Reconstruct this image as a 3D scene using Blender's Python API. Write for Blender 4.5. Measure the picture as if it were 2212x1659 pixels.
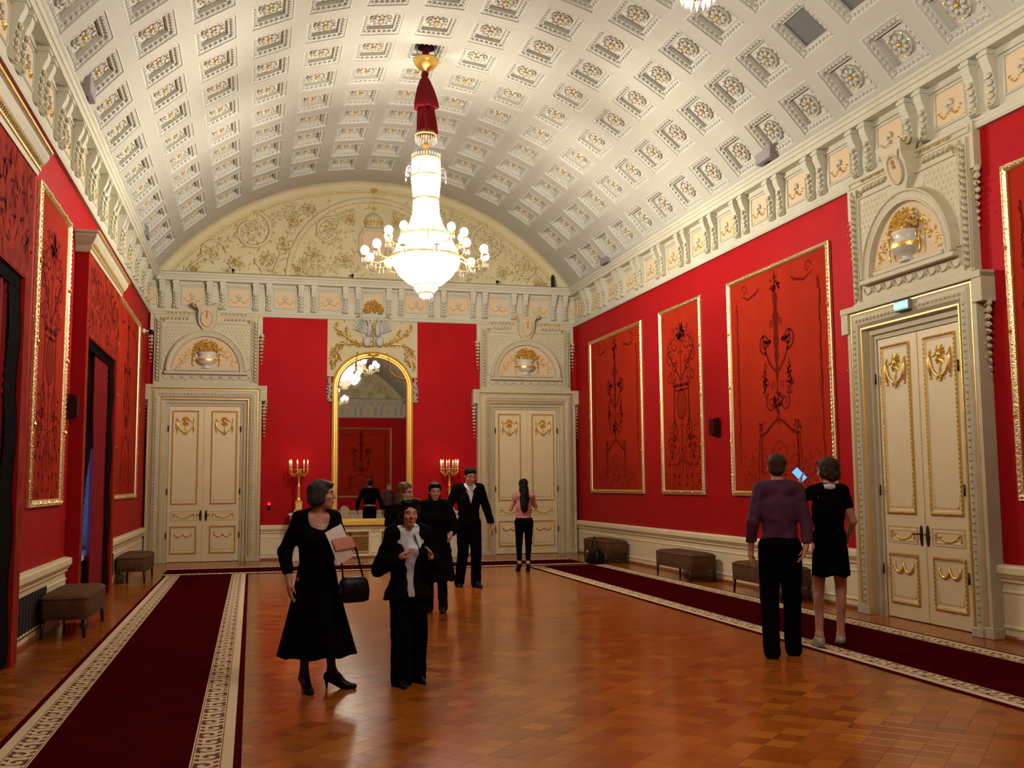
import bpy, math, random
import numpy as np
from mathutils import Matrix, Vector
for o in list(bpy.data.objects): bpy.data.objects.remove(o)
SC = bpy.context.scene; COL = SC.collection
rnd = random.Random(7); PI = math.pi

# ---------------------------------------------------------------- camera, world, exposure
cd = bpy.data.cameras.new('camera'); cam = bpy.data.objects.new('camera', cd); COL.objects.link(cam); SC.camera = cam
cd.sensor_fit = 'HORIZONTAL'; cd.sensor_width = 36; cd.lens = 2184.7/2212*36; cd.clip_start = .05; cd.clip_end = 200
def cam_basis(psi, th, ro):
    f = Vector((math.sin(psi)*math.cos(th), math.cos(psi)*math.cos(th), math.sin(th)))
    r = Vector((math.cos(psi), -math.sin(psi), 0)); u = r.cross(f); c, s = math.cos(ro), math.sin(ro)
    return c*r+s*u, -s*r+c*u, f
_r, _u, _f = cam_basis(.25141916, .09872096, -.00756362)
cam.matrix_world = Matrix(((_r.x,_u.x,-_f.x,0),(_r.y,_u.y,-_f.y,0),(_r.z,_u.z,-_f.z,1.55),(0,0,0,1)))
SC.view_settings.view_transform = 'Standard'; SC.view_settings.look = 'None'
SC.view_settings.gamma = 1; SC.view_settings.use_curve_mapping = False
SC.view_settings.exposure = -0.03
W_ = bpy.data.worlds.new('dusk'); SC.world = W_; W_.use_nodes = True
_bg = W_.node_tree.nodes['Background']; _bg.inputs[0].default_value = (.13,.34,1,1); _bg.inputs[1].default_value = 16   # blue dusk outside
try:
    SC.cycles.max_bounces = 7; SC.cycles.diffuse_bounces = 2; SC.cycles.glossy_bounces = 4; SC.cycles.transmission_bounces = 5
    SC.cycles.sample_clamp_indirect = 4; SC.cycles.caustics_reflective = False; SC.cycles.caustics_refractive = False
    SC.cycles.use_denoising = True
except Exception: pass
LAMP = (1, .925, .81)
P_RING, P_COL, P_INNER, P_LOW = 610, 165, 45, 66          # watts of the chandelier's ring spots and its added lamps

# ---------------------------------------------------------------- the room, metres
XL, XR, XC, YB, YF = -2.15, 7.2, 2.525, 22.1, -4.7
ZC, ZT, RV = 5.22, 6.0, 5.75
ZCEN = 8.27 - RV                          # centre of the vault circle
PHI = .811/RV; ROW = .948; Y0 = 15.07

# ---------------------------------------------------------------- materials
MATS = {}
def nd(nt, typ, **kw):
    n = nt.nodes.new(typ)
    for k, v in kw.items(): setattr(n, k, v)
    return n
def mat(name, col, rough=.6, metal=0, var=None, vscale=6, bump=0, bscale=40, emit=0, ecol=None, spec=.5, sheen=0, island=None, alpha=None):
    m = bpy.data.materials.new(name); m.use_nodes = True; nt = m.node_tree; b = nt.nodes['Principled BSDF']
    b.inputs['Base Color'].default_value = (*col, 1); b.inputs['Roughness'].default_value = rough; b.inputs['Metallic'].default_value = metal
    b.inputs['Specular IOR Level'].default_value = spec
    if sheen: b.inputs['Sheen Weight'].default_value = sheen
    tc = nd(nt, 'ShaderNodeTexCoord')
    if var is not None:
        no = nd(nt, 'ShaderNodeTexNoise'); no.inputs['Scale'].default_value = vscale; no.inputs['Detail'].default_value = 4
        nt.links.new(tc.outputs['Object'], no.inputs['Vector'])
        mx = nd(nt, 'ShaderNodeMix', data_type='RGBA'); mx.inputs[6].default_value = (*col,1); mx.inputs[7].default_value = (*var,1)
        rp = nd(nt, 'ShaderNodeMapRange'); rp.inputs[1].default_value = .35; rp.inputs[2].default_value = .65
        nt.links.new(no.outputs['Fac'], rp.inputs[0]); nt.links.new(rp.outputs[0], mx.inputs[0]); nt.links.new(mx.outputs[2], b.inputs['Base Color'])
    if island is not None:
        ge = nd(nt, 'ShaderNodeNewGeometry'); mx = nd(nt, 'ShaderNodeValToRGB')
        els = mx.color_ramp.elements; els[0].color = (*island[0],1); els[1].color = (*island[-1],1)
        for i, c in enumerate(island[1:-1]):
            e = els.new((i+1)/(len(island)-1)); e.color = (*c,1)
        nt.links.new(ge.outputs['Random Per Island'], mx.inputs[0]); nt.links.new(mx.outputs[0], b.inputs['Base Color'])
    if bump:
        no = nd(nt, 'ShaderNodeTexNoise'); no.inputs['Scale'].default_value = bscale; no.inputs['Detail'].default_value = 3
        nt.links.new(tc.outputs['Object'], no.inputs['Vector'])
        bp = nd(nt, 'ShaderNodeBump'); bp.inputs['Strength'].default_value = bump; bp.inputs['Distance'].default_value = .01
        nt.links.new(no.outputs['Fac'], bp.inputs['Height']); nt.links.new(bp.outputs[0], b.inputs['Normal'])
    if emit:
        b.inputs['Emission Color'].default_value = (*(ecol or col),1); b.inputs['Emission Strength'].default_value = emit
    MATS[name] = m; return m
mat('vault plaster', (.475,.452,.372), .75, var=(.45,.425,.342), vscale=1.5)
mat('relief plaster', (.52,.50,.42), .7, bump=.25, bscale=60)
mat('lunette plaster', (.60,.515,.30), .7, var=(.56,.475,.26), vscale=3, bump=.2, bscale=30)
mat('frieze plaster', (.585,.55,.415), .7, var=(.54,.505,.37), vscale=3)
mat('peach plaster', (.66,.50,.30), .75)
mat('door paint', (.84,.70,.42), .5, var=(.81,.67,.39), vscale=4)
mat('surround paint', (.58,.515,.345), .6, var=(.53,.47,.30), vscale=5, bump=.1, bscale=50)
mat('gold', (.90,.60,.15), .3, .72, bump=.35, bscale=70)
mat('old gold', (.74,.47,.11), .40, .7, bump=.5, bscale=90)
mat('gilt frame', (.84,.67,.33), .34, 1, bump=.6, bscale=60)
mat('red fabric', (.43,.0065,.0095), .62, .2, var=(.39,.0055,.0085), vscale=2.5, bump=.12, bscale=220, spec=.1)
mat('tapestry', (.40,.022,.005), .9, var=(.36,.019,.005), vscale=3, bump=.15, bscale=250, spec=.1)
mat('tapestry ink', (.12,.009,.004), .95, spec=.05)
mat('tapestry pale', (.24,.018,.007), .95, spec=.05)
mat('pelmet fabric', (.38,.026,.007), .9, var=(.20,.013,.005), vscale=5, bump=.2, bscale=150, spec=.1)
mat('curtain red', (.22,.006,.010), .8, spec=.2)
mat('lace black', (.005,.0035,.0035), .95, spec=.03)
mat('dado paint', (.90,.78,.50), .55, var=(.86,.74,.46), vscale=3)
mat('marble white', (.74,.70,.60), .35, var=(.62,.58,.49), vscale=7)
mat('baseboard wood', (.26,.085,.025), .4)
mat('joint dark', (.05,.018,.008), .6)
mat('black', (.006,.005,.005), .6, spec=.3)
mat('black cloth', (.0035,.003,.0032), .9, spec=.02)
mat('charcoal cloth', (.0055,.0042,.0045), .9, spec=.02)
mat('black leather', (.004,.0035,.0035), .35, spec=.16)
mat('speaker grey', (.27,.23,.24), .6)
mat('speaker dark', (.05,.006,.005), .8, spec=.1)
mat('grille dark', (.008,.008,.010), .8)
mat('grille wire', (.30,.29,.26), .5)
mat('bronze', (.045,.028,.016), .4, .6)
mat('ottoman cloth', (.14,.066,.034), .9, var=(.11,.052,.027), vscale=9, bump=.2, bscale=200, spec=.1)
mat('dark wood', (.03,.012,.006), .4)
mat('sleeve red', (.17,.003,.007), .65, spec=.15)
mat('wax', (.75,.66,.55), .5)
mat('flame', (1,.55,.12), .5, emit=9, ecol=(1,.50,.12))
mat('bulb', (1,.95,.9), .4, emit=11, ecol=(1,.93,.86))
for _n in ('bulb','flame'): MATS[_n].cycles.emission_sampling = 'NONE'
mat('red lamp', (.8,.01,.01), .3, emit=3, ecol=(1,.02,.03))
mat('exit teal', (.02,.42,.40), .4, emit=.85, ecol=(.03,.50,.48))
mat('exit letters', (.8,.95,.92), .4, emit=1.2, ecol=(.75,1,.95))
mat('phone glow', (.05,.12,.9), .3, emit=3.2, ecol=(.06,.18,1))
mat('paper', (.82,.72,.66), .7)
mat('paper print', (.72,.30,.22), .7)
mat('mirror silver', (.86,.86,.84), .015, 1)
mat('skin', (.56,.27,.17), .55, spec=.3)
mat('lips', (.42,.15,.11), .5)
mat('eye white', (.6,.55,.5), .3)
mat('iris', (.02,.012,.01), .3)
mat('brow', (.035,.02,.015), .8)
mat('hair black', (.006,.0045,.004), .6, spec=.12, bump=.6, bscale=90)
mat('hair grey', (.06,.047,.032), .6, spec=.15, var=(.035,.028,.02), vscale=25, bump=.6, bscale=90)
mat('hair brown', (.06,.031,.013), .6, spec=.15, var=(.03,.016,.008), vscale=22, bump=.6, bscale=90)
mat('hair blond', (.15,.07,.028), .6, spec=.15, var=(.10,.045,.02), vscale=22, bump=.6, bscale=90)
mat('purple shirt', (.082,.026,.050), .8, var=(.066,.020,.042), vscale=7, spec=.2)
mat('pink cloth', (.52,.20,.19), .8, var=(.46,.16,.16), vscale=8)
mat('white cloth', (.66,.60,.60), .8)
mat('satin white', (.62,.62,.66), .35, var=(.45,.45,.48), vscale=14, bump=.5, bscale=40)
mat('stocking', (.012,.008,.007), .6)
mat('silver shoe', (.40,.36,.32), .4, .3)
mat('cream seat', (.7,.6,.42), .8)
# parquet: every tile is an island of its own and takes its own shade; grain from a stretched noise
mat('parquet', (.3,.11,.03), .19, spec=.28, island=[(.24,.050,.0040),(.33,.084,.0075),(.38,.110,.0105),(.28,.066,.0055),(.45,.145,.016)], bump=.05, bscale=9)
def mat_border():
    m = bpy.data.materials.new('rug border'); m.use_nodes = True; nt = m.node_tree; b = nt.nodes['Principled BSDF']; b.inputs['Roughness'].default_value = .95
    b.inputs['Specular IOR Level'].default_value = 0
    uv = nd(nt,'ShaderNodeUVMap'); uv.uv_map = 'UVMap'; sp = nd(nt,'ShaderNodeSeparateXYZ'); nt.links.new(uv.outputs[0], sp.inputs[0])
    def M(op, a, c=None, d=None):
        n = nd(nt,'ShaderNodeMath',operation=op)
        for i, x in enumerate((a,c,d)):
            if x is None: continue
            if isinstance(x,(int,float)): n.inputs[i].default_value = x
            else: nt.links.new(x, n.inputs[i])
        return n.outputs[0]
    u, v = sp.outputs[0], sp.outputs[1]                 # u metres along, v 0..1 across
    L = .36
    def scroll(off, cv, rad, wd, k):
        p = M('SUBTRACT', M('FRACT', M('ADD', M('DIVIDE', u, L), off)), .5)
        a = M('MULTIPLY', p, L/.24); c = M('SUBTRACT', v, cv)
        r = M('SQRT', M('ADD', M('MULTIPLY',a,a), M('MULTIPLY',c,c)))
        an = M('DIVIDE', M('ARCTAN2', c, a), 2*PI)
        s = M('FRACT', M('ADD', M('DIVIDE', r, wd), M('MULTIPLY', an, k)))
        line = M('LESS_THAN', M('ABSOLUTE', M('SUBTRACT', s, .5)), .22)
        return M('MULTIPLY', line, M('LESS_THAN', r, rad))
    s1 = scroll(0, .58, .31, .30, 1); s2 = scroll(.5, .66, .30, .29, -1)
    def strokes(lo, hi, n, sl, w):
        q = M('FRACT', M('ADD', M('MULTIPLY', u, n/L), M('MULTIPLY', v, sl)))
        return M('MULTIPLY', M('LESS_THAN', M('ABSOLUTE', M('SUBTRACT', q, .5)), w), M('LESS_THAN', M('ABSOLUTE', M('SUBTRACT', v, (lo+hi)/2)), (hi-lo)/2))
    pat = M('MAXIMUM', M('MAXIMUM', s1, s2), M('MAXIMUM', strokes(.33,.45,4,2.2,.24), strokes(.80,.91,4,-2.2,.26)))
    ed = M('MAXIMUM', M('LESS_THAN', M('ABSOLUTE', M('SUBTRACT', v, .29)), .012), M('LESS_THAN', M('ABSOLUTE', M('SUBTRACT', v, .95)), .012))
    inn = M('LESS_THAN', M('ABSOLUTE', M('SUBTRACT', v, .62)), .30)
    f = M('MAXIMUM', M('MULTIPLY', pat, inn), ed)
    no = nd(nt,'ShaderNodeTexNoise'); no.inputs['Scale'].default_value = 60; nt.links.new(uv.outputs[0], no.inputs['Vector'])
    f2 = M('MULTIPLY', f, M('ADD', .70, M('MULTIPLY', no.outputs[0], .5)))
    mx = nd(nt,'ShaderNodeMix',data_type='RGBA'); mx.inputs[6].default_value = (.74,.58,.37,1); mx.inputs[7].default_value = (.15,.045,.028,1)
    nt.links.new(f2, mx.inputs[0]); nt.links.new(mx.outputs[2], b.inputs['Base Color']); MATS['rug border'] = m
mat_border()
mat('rug red', (.060,.0018,.003), .95, var=(.046,.0014,.0024), vscale=3, bump=.3, bscale=300, spec=0)
mat('rug edge', (.07,.005,.006), .95, spec=0)
def mat_crystal():
    m = bpy.data.materials.new('crystal'); m.use_nodes = True; nt = m.node_tree; nt.nodes.remove(nt.nodes['Principled BSDF'])
    t = nd(nt,'ShaderNodeBsdfTranslucent'); t.inputs[0].default_value = (.97,.95,.92,1)
    g = nd(nt,'ShaderNodeBsdfGlossy'); g.inputs['Roughness'].default_value = .15; g.inputs[0].default_value = (.95,.93,.9,1)
    tr = nd(nt,'ShaderNodeBsdfTransparent')
    a = nd(nt,'ShaderNodeMixShader'); a.inputs[0].default_value = .25; nt.links.new(t.outputs[0],a.inputs[1]); nt.links.new(g.outputs[0],a.inputs[2])
    c = nd(nt,'ShaderNodeMixShader'); c.inputs[0].default_value = .35; nt.links.new(a.outputs[0],c.inputs[1]); nt.links.new(tr.outputs[0],c.inputs[2])
    nt.links.new(c.outputs[0], nt.nodes['Material Output'].inputs[0]); MATS['crystal'] = m
mat_crystal()
def mat_glass():
    m = mat('window glass', (.9,.95,1), .02, spec=.5); b = m.node_tree.nodes['Principled BSDF']
    b.inputs['Transmission Weight'].default_value = 1; b.inputs['IOR'].default_value = 1.01
mat_glass()

# ---------------------------------------------------------------- mesh builder
class MB:
    def __init__(s): s.v=[]; s.f=[]; s.m=[]; s.s=[]; s.uv=None
    def add(s, vs, fs, m=0, sm=False, M=None):
        o = len(s.v)
        if M is not None: vs = [tuple(M @ Vector(p)) for p in vs]
        s.v += [tuple(p) for p in vs]
        for f in fs: s.f.append([i+o for i in f]); s.m.append(m); s.s.append(sm)
    def box(s, a, b, m=0, M=None):
        (x0,y0,z0),(x1,y1,z1) = a, b
        if x0>x1: x0,x1=x1,x0
        if y0>y1: y0,y1=y1,y0
        if z0>z1: z0,z1=z1,z0
        s.add([(x0,y0,z0),(x1,y0,z0),(x1,y1,z0),(x0,y1,z0),(x0,y0,z1),(x1,y0,z1),(x1,y1,z1),(x0,y1,z1)],
              [(0,3,2,1),(4,5,6,7),(0,1,5,4),(1,2,6,5),(2,3,7,6),(3,0,4,7)], m, False, M)
    def cbox(s, a, b, c, m=0, M=None):            # box with chamfered edges
        a = np.array(a,float); b = np.array(b,float); a, b = np.minimum(a,b), np.maximum(a,b)
        vs=[]; idx={}
        for ax in range(3):
            for sx in (0,1):
                for sy in (0,1):
                    for sz in (0,1):
                        k=(sx,sy,sz); p=[(a[i]+c if k[i]==0 else b[i]-c) for i in range(3)]
                        p[ax]=a[ax] if k[ax]==0 else b[ax]; idx[(ax,k)]=len(vs); vs.append(tuple(p))
        fs=[]
        for ax in range(3):
            o=[i for i in range(3) if i!=ax]
            for e in (0,1):
                q=[]
                for u,w in ((0,0),(1,0),(1,1),(0,1)):
                    k=[0,0,0]; k[ax]=e; k[o[0]]=u; k[o[1]]=w; q.append(idx[(ax,tuple(k))])
                fs.append(q)
            for u in (0,1):
                for w in (0,1):
                    k0=[0,0,0]; k1=[0,0,0]; k0[o[0]]=k1[o[0]]=u; k0[o[1]]=k1[o[1]]=w; k0[ax]=0; k1[ax]=1
                    fs.append([idx[(o[0],tuple(k0))],idx[(o[0],tuple(k1))],idx[(o[1],tuple(k1))],idx[(o[1],tuple(k0))]])
        for k in [(i,j,l) for i in (0,1) for j in (0,1) for l in (0,1)]:
            fs.append([idx[(0,k)],idx[(1,k)],idx[(2,k)]])
        ctr=(a+b)/2; out=[]
        for f in fs:
            P=[np.array(vs[i]) for i in f]; n=np.cross(P[1]-P[0],P[2]-P[0])
            out.append(f if n@(sum(P)/len(P)-ctr)>0 else f[::-1])
        s.add(vs,out,m,False,M)
    def prism(s, poly, y0, y1, m=0, M=None, sm=False):   # polygon in xz, extruded from y0 (back) to y1 (front, smaller y)
        n=len(poly); ar=sum(poly[i][0]*poly[(i+1)%n][1]-poly[(i+1)%n][0]*poly[i][1] for i in range(n))
        if ar<0: poly=poly[::-1]
        vs=[(x,y1,z) for x,z in poly]+[(x,y0,z) for x,z in poly]
        fs=[list(range(n)),list(range(2*n-1,n-1,-1))]
        s.add(vs,fs,m,False,M); s.add(vs,[(i,i+n,(i+1)%n+n,(i+1)%n) for i in range(n)],m,sm,M)
    def ribbon(s, path, prof, closed=True, m=0, M=None, sm=False, caps=True):   # sweep profile (offset, depth) along a path in xz; offset goes left of travel
        n=len(path); k=len(prof); vs=[]
        for i in range(n):
            p=np.array(path[i],float)
            a=np.array(path[i-1],float) if (closed or i>0) else None
            b=np.array(path[(i+1)%n],float) if (closed or i<n-1) else None
            def nr(d): d=d/(np.linalg.norm(d)+1e-12); return np.array((-d[1],d[0]))
            if a is None: N=nr(b-p); sc=1
            elif b is None: N=nr(p-a); sc=1
            else:
                n1,n2=nr(p-a),nr(b-p); N=n1+n2; N=N/(np.linalg.norm(N)+1e-12); sc=1/max(.35,N@n1)
            for o,d in prof: q=p+N*o*sc; vs.append((q[0],-d,q[1]))
        fs=[]
        for i in range(n if closed else n-1):
            j=(i+1)%n
            for t in range(k-1): fs.append((i*k+t,j*k+t,j*k+t+1,i*k+t+1))
        s.add(vs,fs,m,sm,M)
        if not closed and caps:
            s.add(vs[:k],[list(range(k))],m,False,M); s.add(vs[-k:],[list(range(k-1,-1,-1))],m,False,M)
    def frame(s, x0,z0,x1,z1, prof, m=0, M=None, sm=False):   # mitred frame; offset>0 goes inwards
        s.ribbon([(x0,z0),(x1,z0),(x1,z1),(x0,z1)], prof, True, m, M, sm)
    def tube(s, path, rad, seg=6, m=0, M=None, closed=False, sm=True, flat=1, cap=True):
        P=[np.array(p,float) for p in path]; n=len(P); R=[rad]*n if isinstance(rad,(int,float)) else list(rad)
        vs=[]; up=None
        for i in range(n):
            a=P[i-1] if (closed or i>0) else P[i]; b=P[(i+1)%n] if (closed or i<n-1) else P[i]
            t=b-a; t=t/(np.linalg.norm(t)+1e-12)
            if up is None:
                up=np.array((0,0,1.)) if abs(t[2])<.9 else np.array((0,1.,0))
            u=up-t*(up@t); u/=np.linalg.norm(u)+1e-12; up=u; w=np.cross(t,u)
            for j in range(seg):
                an=2*PI*j/seg; o=u*math.cos(an)*R[i]+w*math.sin(an)*R[i]
                if flat!=1: o=o*np.array((1,flat,1))
                vs.append(tuple(P[i]+o))
        fs=[]
        for i in range(n if closed else n-1):
            k=(i+1)%n
            for j in range(seg): fs.append((i*seg+j,i*seg+(j+1)%seg,k*seg+(j+1)%seg,k*seg+j))
        if cap and not closed: fs.append(list(range(seg-1,-1,-1))); fs.append([(n-1)*seg+j for j in range(seg)])
        s.add(vs,fs,m,sm,M)
    def lathe(s, prof, seg=16, m=0, M=None, sm=True, a0=0, a1=2*PI):
        full=abs(a1-a0-2*PI)<1e-6; n=seg if full else seg+1; vs=[]
        for r,z in prof:
            for j in range(n):
                an=a0+(a1-a0)*j/seg; vs.append((r*math.cos(an),r*math.sin(an),z))
        fs=[]
        for i in range(len(prof)-1):
            for j in range(seg):
                k=(j+1)%n; fs.append((i*n+j,i*n+k,(i+1)*n+k,(i+1)*n+j))
        s.add(vs,fs,m,sm,M)
    def sph(s, c, r, seg=8, rings=5, m=0, M=None, sm=True):
        if isinstance(r,(int,float)): r=(r,r,r)
        vs=[(c[0],c[1],c[2]-r[2])]
        for i in range(1,rings):
            t=PI*i/rings
            for j in range(seg):
                a=2*PI*j/seg; vs.append((c[0]+r[0]*math.sin(t)*math.cos(a),c[1]+r[1]*math.sin(t)*math.sin(a),c[2]-r[2]*math.cos(t)))
        vs.append((c[0],c[1],c[2]+r[2])); e=len(vs)-1; fs=[]
        for j in range(seg): fs.append((0,1+(j+1)%seg,1+j)); fs.append((e,1+(rings-2)*seg+j,1+(rings-2)*seg+(j+1)%seg))
        for i in range(rings-2):
            for j in range(seg):
                a=1+i*seg; b=a+seg; fs.append((a+j,a+(j+1)%seg,b+(j+1)%seg,b+j))
        s.add(vs,fs,m,sm,M)
    def octa(s, c, r, m=0, M=None):
        if isinstance(r,(int,float)): r=(r,r,r)
        x,y,z=c; s.add([(x-r[0],y,z),(x+r[0],y,z),(x,y-r[1],z),(x,y+r[1],z),(x,y,z-r[2]),(x,y,z+r[2])],
            [(0,2,5),(2,1,5),(1,3,5),(3,0,5),(2,0,4),(1,2,4),(3,1,4),(0,3,4)],m,False,M)
    def leaf(s, c, ln, wd, ang, m=0, th=.012):          # raised leaf lying in the xz plane, depth towards -y
        ca,sa=math.cos(ang),math.sin(ang); x,y,z=c
        P=[(-.5,0,0),(-.1,.5,0),(.5,0,0),(-.1,-.5,0),(-.15,0,1)]
        vs=[(x+a*ln*ca-b*wd*sa, y-d*th, z+a*ln*sa+b*wd*ca) for a,b,d in P]
        s.add(vs,[(0,3,4),(3,2,4),(2,1,4),(1,0,4)],m)
    def mesh(s, name, mats):
        me=bpy.data.meshes.new(name); me.from_pydata(s.v,[],s.f)
        for k in mats: me.materials.append(MATS[k])
        me.polygons.foreach_set('material_index',s.m); me.polygons.foreach_set('use_smooth',s.s)
        if s.uv is not None:
            l=me.uv_layers.new(name='UVMap'); vi=np.zeros(len(me.loops),int); me.loops.foreach_get('vertex_index',vi)
            l.data.foreach_set('uv',np.array(s.uv,float)[vi].ravel())
        me.update(); return me
    def build(s, name, mats, parent=None, loc=None, rot=0, **kw):
        if isinstance(mats,str): mats=[mats]
        return link(name, s.mesh(name,mats), parent, loc, rot, **kw)
def link(name, data, parent=None, loc=None, rot=0, **kw):
    o=bpy.data.objects.new(name,data); COL.objects.link(o)
    if parent: o.parent=parent
    if loc: o.location=loc
    if rot: o.rotation_euler=(0,0,rot)
    for k,v in kw.items(): o[k]=v
    return o
def thing(name, label, cat, loc=(0,0,0), rot=0, group=None):
    o=link(name,None,None,loc,rot,label=label,category=cat); o.empty_display_size=.1
    if group: o['group']=group
    return o
def struct(name, loc=(0,0,0), rot=0, data=None):
    return link(name,data,None,loc,rot,kind='structure')
def copy_tree(o, parent=None, loc=None, rot=None, **kw):
    c=o.copy(); COL.objects.link(c); c.parent=parent
    if loc is not None: c.location=loc
    if rot is not None: c.rotation_euler=(0,0,rot)
    for k,v in kw.items(): c[k]=v
    for ch in list(o.children): copy_tree(ch,c)
    return c
def arc(cx,cz,r,a0,a1,n,rz=None):
    rz=r if rz is None else rz
    return [(cx+r*math.cos(a0+(a1-a0)*i/n),cz+rz*math.sin(a0+(a1-a0)*i/n)) for i in range(n+1)]
def spiral(cx,cz,r,turns,a0,dr,n=22,r1=.12):
    return [(cx+r*(1-(1-r1)*t)*math.cos(a0+dr*2*PI*turns*t),cz+r*(1-(1-r1)*t)*math.sin(a0+dr*2*PI*turns*t)) for t in [i/n for i in range(n+1)]]
def rope(mb, p0, p1, r, pitch, m=0, d=0):               # twisted rope moulding between two points in xz
    p0=np.array(p0,float); p1=np.array(p1,float); L=np.linalg.norm(p1-p0); n=max(2,int(L/pitch)); t=(p1-p0)/L; an=math.atan2(t[1],t[0])
    for i in range(n):
        c=p0+t*(L*(i+.5)/n)
        M=Matrix.Translation((c[0],-d,c[1]))@Matrix.Rotation(-(an+.75),4,'Y')
        mb.sph((0,0,0),(pitch*.75,r*.9,r*.55),6,4,m,M)
def garland(mb, x, z0, z1, w, d, m, n=10, rn=rnd):      # hanging string of fruit and leaves
    for i in range(n):
        t=i/(n-1); z=z0+(z1-z0)*t; s=w*(1-.65*t)
        mb.sph((x+rn.uniform(-.3,.3)*s,-d,z),(s*.55,s*.45,s*.6),6,4,m)
        mb.leaf((x+s*.5,-d-.004,z),s*1.1,s*.6,-.6,m); mb.leaf((x-s*.5,-d-.004,z),s*1.1,s*.6,PI+.6,m)
# ================================================================ floor
fl = MB(); fl.box((XL-.3,YF-.3,-.12),(XR+.3,YB+.3,-.004)); floor = fl.build('floor','joint dark',kind='structure')
_nt = MATS['parquet'].node_tree
_oi = nd(_nt,'ShaderNodeObjectInfo'); _ge=[n for n in _nt.nodes if n.type=='NEW_GEOMETRY'][0]; _rp=[n for n in _nt.nodes if n.type=='VALTORGB'][0]
_ad = nd(_nt,'ShaderNodeMath',operation='ADD'); _fr = nd(_nt,'ShaderNodeMath',operation='FRACT')
_nt.links.new(_oi.outputs['Random'],_ad.inputs[0]); _nt.links.new(_ge.outputs['Random Per Island'],_ad.inputs[1]); _nt.links.new(_ad.outputs[0],_fr.inputs[0]); _nt.links.new(_fr.outputs[0],_rp.inputs[0])
TS = .165; h_ = TS/2-.0003; c_ = .0012
def tile(mb, x, y):
    vs=[(-h_,-h_,-.0012),(h_,-h_,-.0012),(h_,h_,-.0012),(-h_,h_,-.0012),(-h_+c_,-h_+c_,0),(h_-c_,-h_+c_,0),(h_-c_,h_-c_,0),(-h_+c_,h_-c_,0)]
    q=math.sqrt(.5); vs=[(x+(a-b)*q,y+(a+b)*q,z) for a,b,z in vs]
    mb.add(vs,[(4,5,6,7),(0,1,5,4),(1,2,6,5),(2,3,7,6),(3,0,4,7)])
cells=[]
dg = TS*math.sqrt(.5)
for i in range(-30,80):
    for j in range(20,200):
        if (i+j)%2: continue
        x, y = 2.5+(i-20)*dg, 2.0+j*dg
        if XL-.05<x<XR+.05 and 2.2<y<YB+.05: cells.append((y,x))
cells.sort()
def in_view(x,y):
    p=Vector((x,y,-1.55)); w=p.dot(_f); return w>.5 and abs(p.dot(_r)/w)<.505 and abs(p.dot(_u)/w)<.378
near=[c for c in cells if in_view(c[1],c[0]) and not (-1.4<c[1]<-.05)][:300]; ns=set(near)
t0=MB(); tile(t0,0,0); tme=t0.mesh('parquet_tile',['parquet'])
for y,x in near: link('parquet_tile',tme,floor,(x,y,0))
rest=MB()
for c in cells:
    if c not in ns: tile(rest,c[1],c[0])
rest.build('parquet_field','parquet',floor,kind='stuff')
fb=MB(); fb.box((XL,YF,-.003),(XR,2.25,0)); fb.build('parquet_apron','parquet',floor)

# ================================================================ runners
def runner(label, x0, x1, y0, y1, along='y', bw=.235, edges=(1,1)):
    t=thing('runner_rug',label,'rug',((x0+x1)/2,(y0+y1)/2,0),group='red carpet runners')
    W=(x1-x0) if along=='y' else (y1-y0); L=(y1-y0) if along=='y' else (x1-x0); ro=0 if along=='y' else -PI/2
    e=.045
    f=MB(); f.cbox((-W/2+e+bw,-L/2,.0005),(W/2-e-bw,L/2,.009),.002); f.build('field','rug red',t,rot=ro)
    for s in (-1,1):
        b=MB(); a0,a1=s*(W/2-e),s*(W/2-e-bw); N=2; uv=[]
        b.add([(a0,-L/2,.009),(a1,-L/2,.009),(a1,L/2,.009),(a0,L/2,.009)],[(0,1,2,3) if a1>a0 else (3,2,1,0)]); b.uv=[(0,0),(0,1),(L,1),(L,0)]
        b.build('border','rug border',t,rot=ro)
        d=MB(); d.cbox((s*(W/2-e),-L/2,.0005),(s*W/2,L/2,.008),.002); d.build('edge','rug edge',t,rot=ro)
    return t
runner('dark red carpet runner with cream scroll borders in front of the left windows', -1.46, -.03, 1.0, 18.78)
runner('dark red carpet runner with cream scroll borders along the right wall ottomans', 5.06, 6.62, 3.0, 18.55)
runner('dark red carpet runner lying across the far end before both far doors', -1.50, 6.36, 18.80, 20.36, 'x')

# ================================================================ walls
def wallbox(name, a, b, m='red fabric'):
    w=MB(); w.box(a,b); return w.build(name,m,kind='structure')
wallbox('wall_back',(XL-.4,YB,0),(XR+.4,YB+.3,5.4))
wallbox('wall_front',(XL-.4,YF-.3,0),(XR+.4,YF,5.4))
wallbox('wall_right',(XR,YF-.3,0),(XR+.3,YB+.3,6.3))
WIN=[(13.62,15.85),(7.31,9.54)]           # window openings along y on the left wall
w=MB(); ys=[YF-.3]
for a,b in sorted(WIN): ys+=[a,b]
ys.append(YB+.3)
for i in range(0,len(ys),2): w.box((XL-.4,ys[i],0),(XL,ys[i+1],6.3))
for a,b in WIN: w.box((XL-.4,a,0),(XL,b,.62)); w.box((XL-.4,a,3.5),(XL,b,6.3))
w.build('wall_left','red fabric',kind='structure')
# lunettes above the end walls
def lunette_poly():
    return [(XL-.3,5.3),(XR+.3,5.3),(XR+.3,5.9)]+[(XC+(RV+.25)*math.sin(p),ZCEN+(RV+.25)*math.cos(p)) for p in [1.0-2.0*i/40 for i in range(41)]]+[(XL-.3,5.9)]
for nm,y0,y1 in (('wall_back_lunette',YB+.3,YB),('wall_front_lunette',YF-.3,YF)):
    l=MB(); l.prism(lunette_poly(),max(y0,y1),min(y0,y1)); l.build(nm,'lunette plaster',kind='structure')

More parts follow.
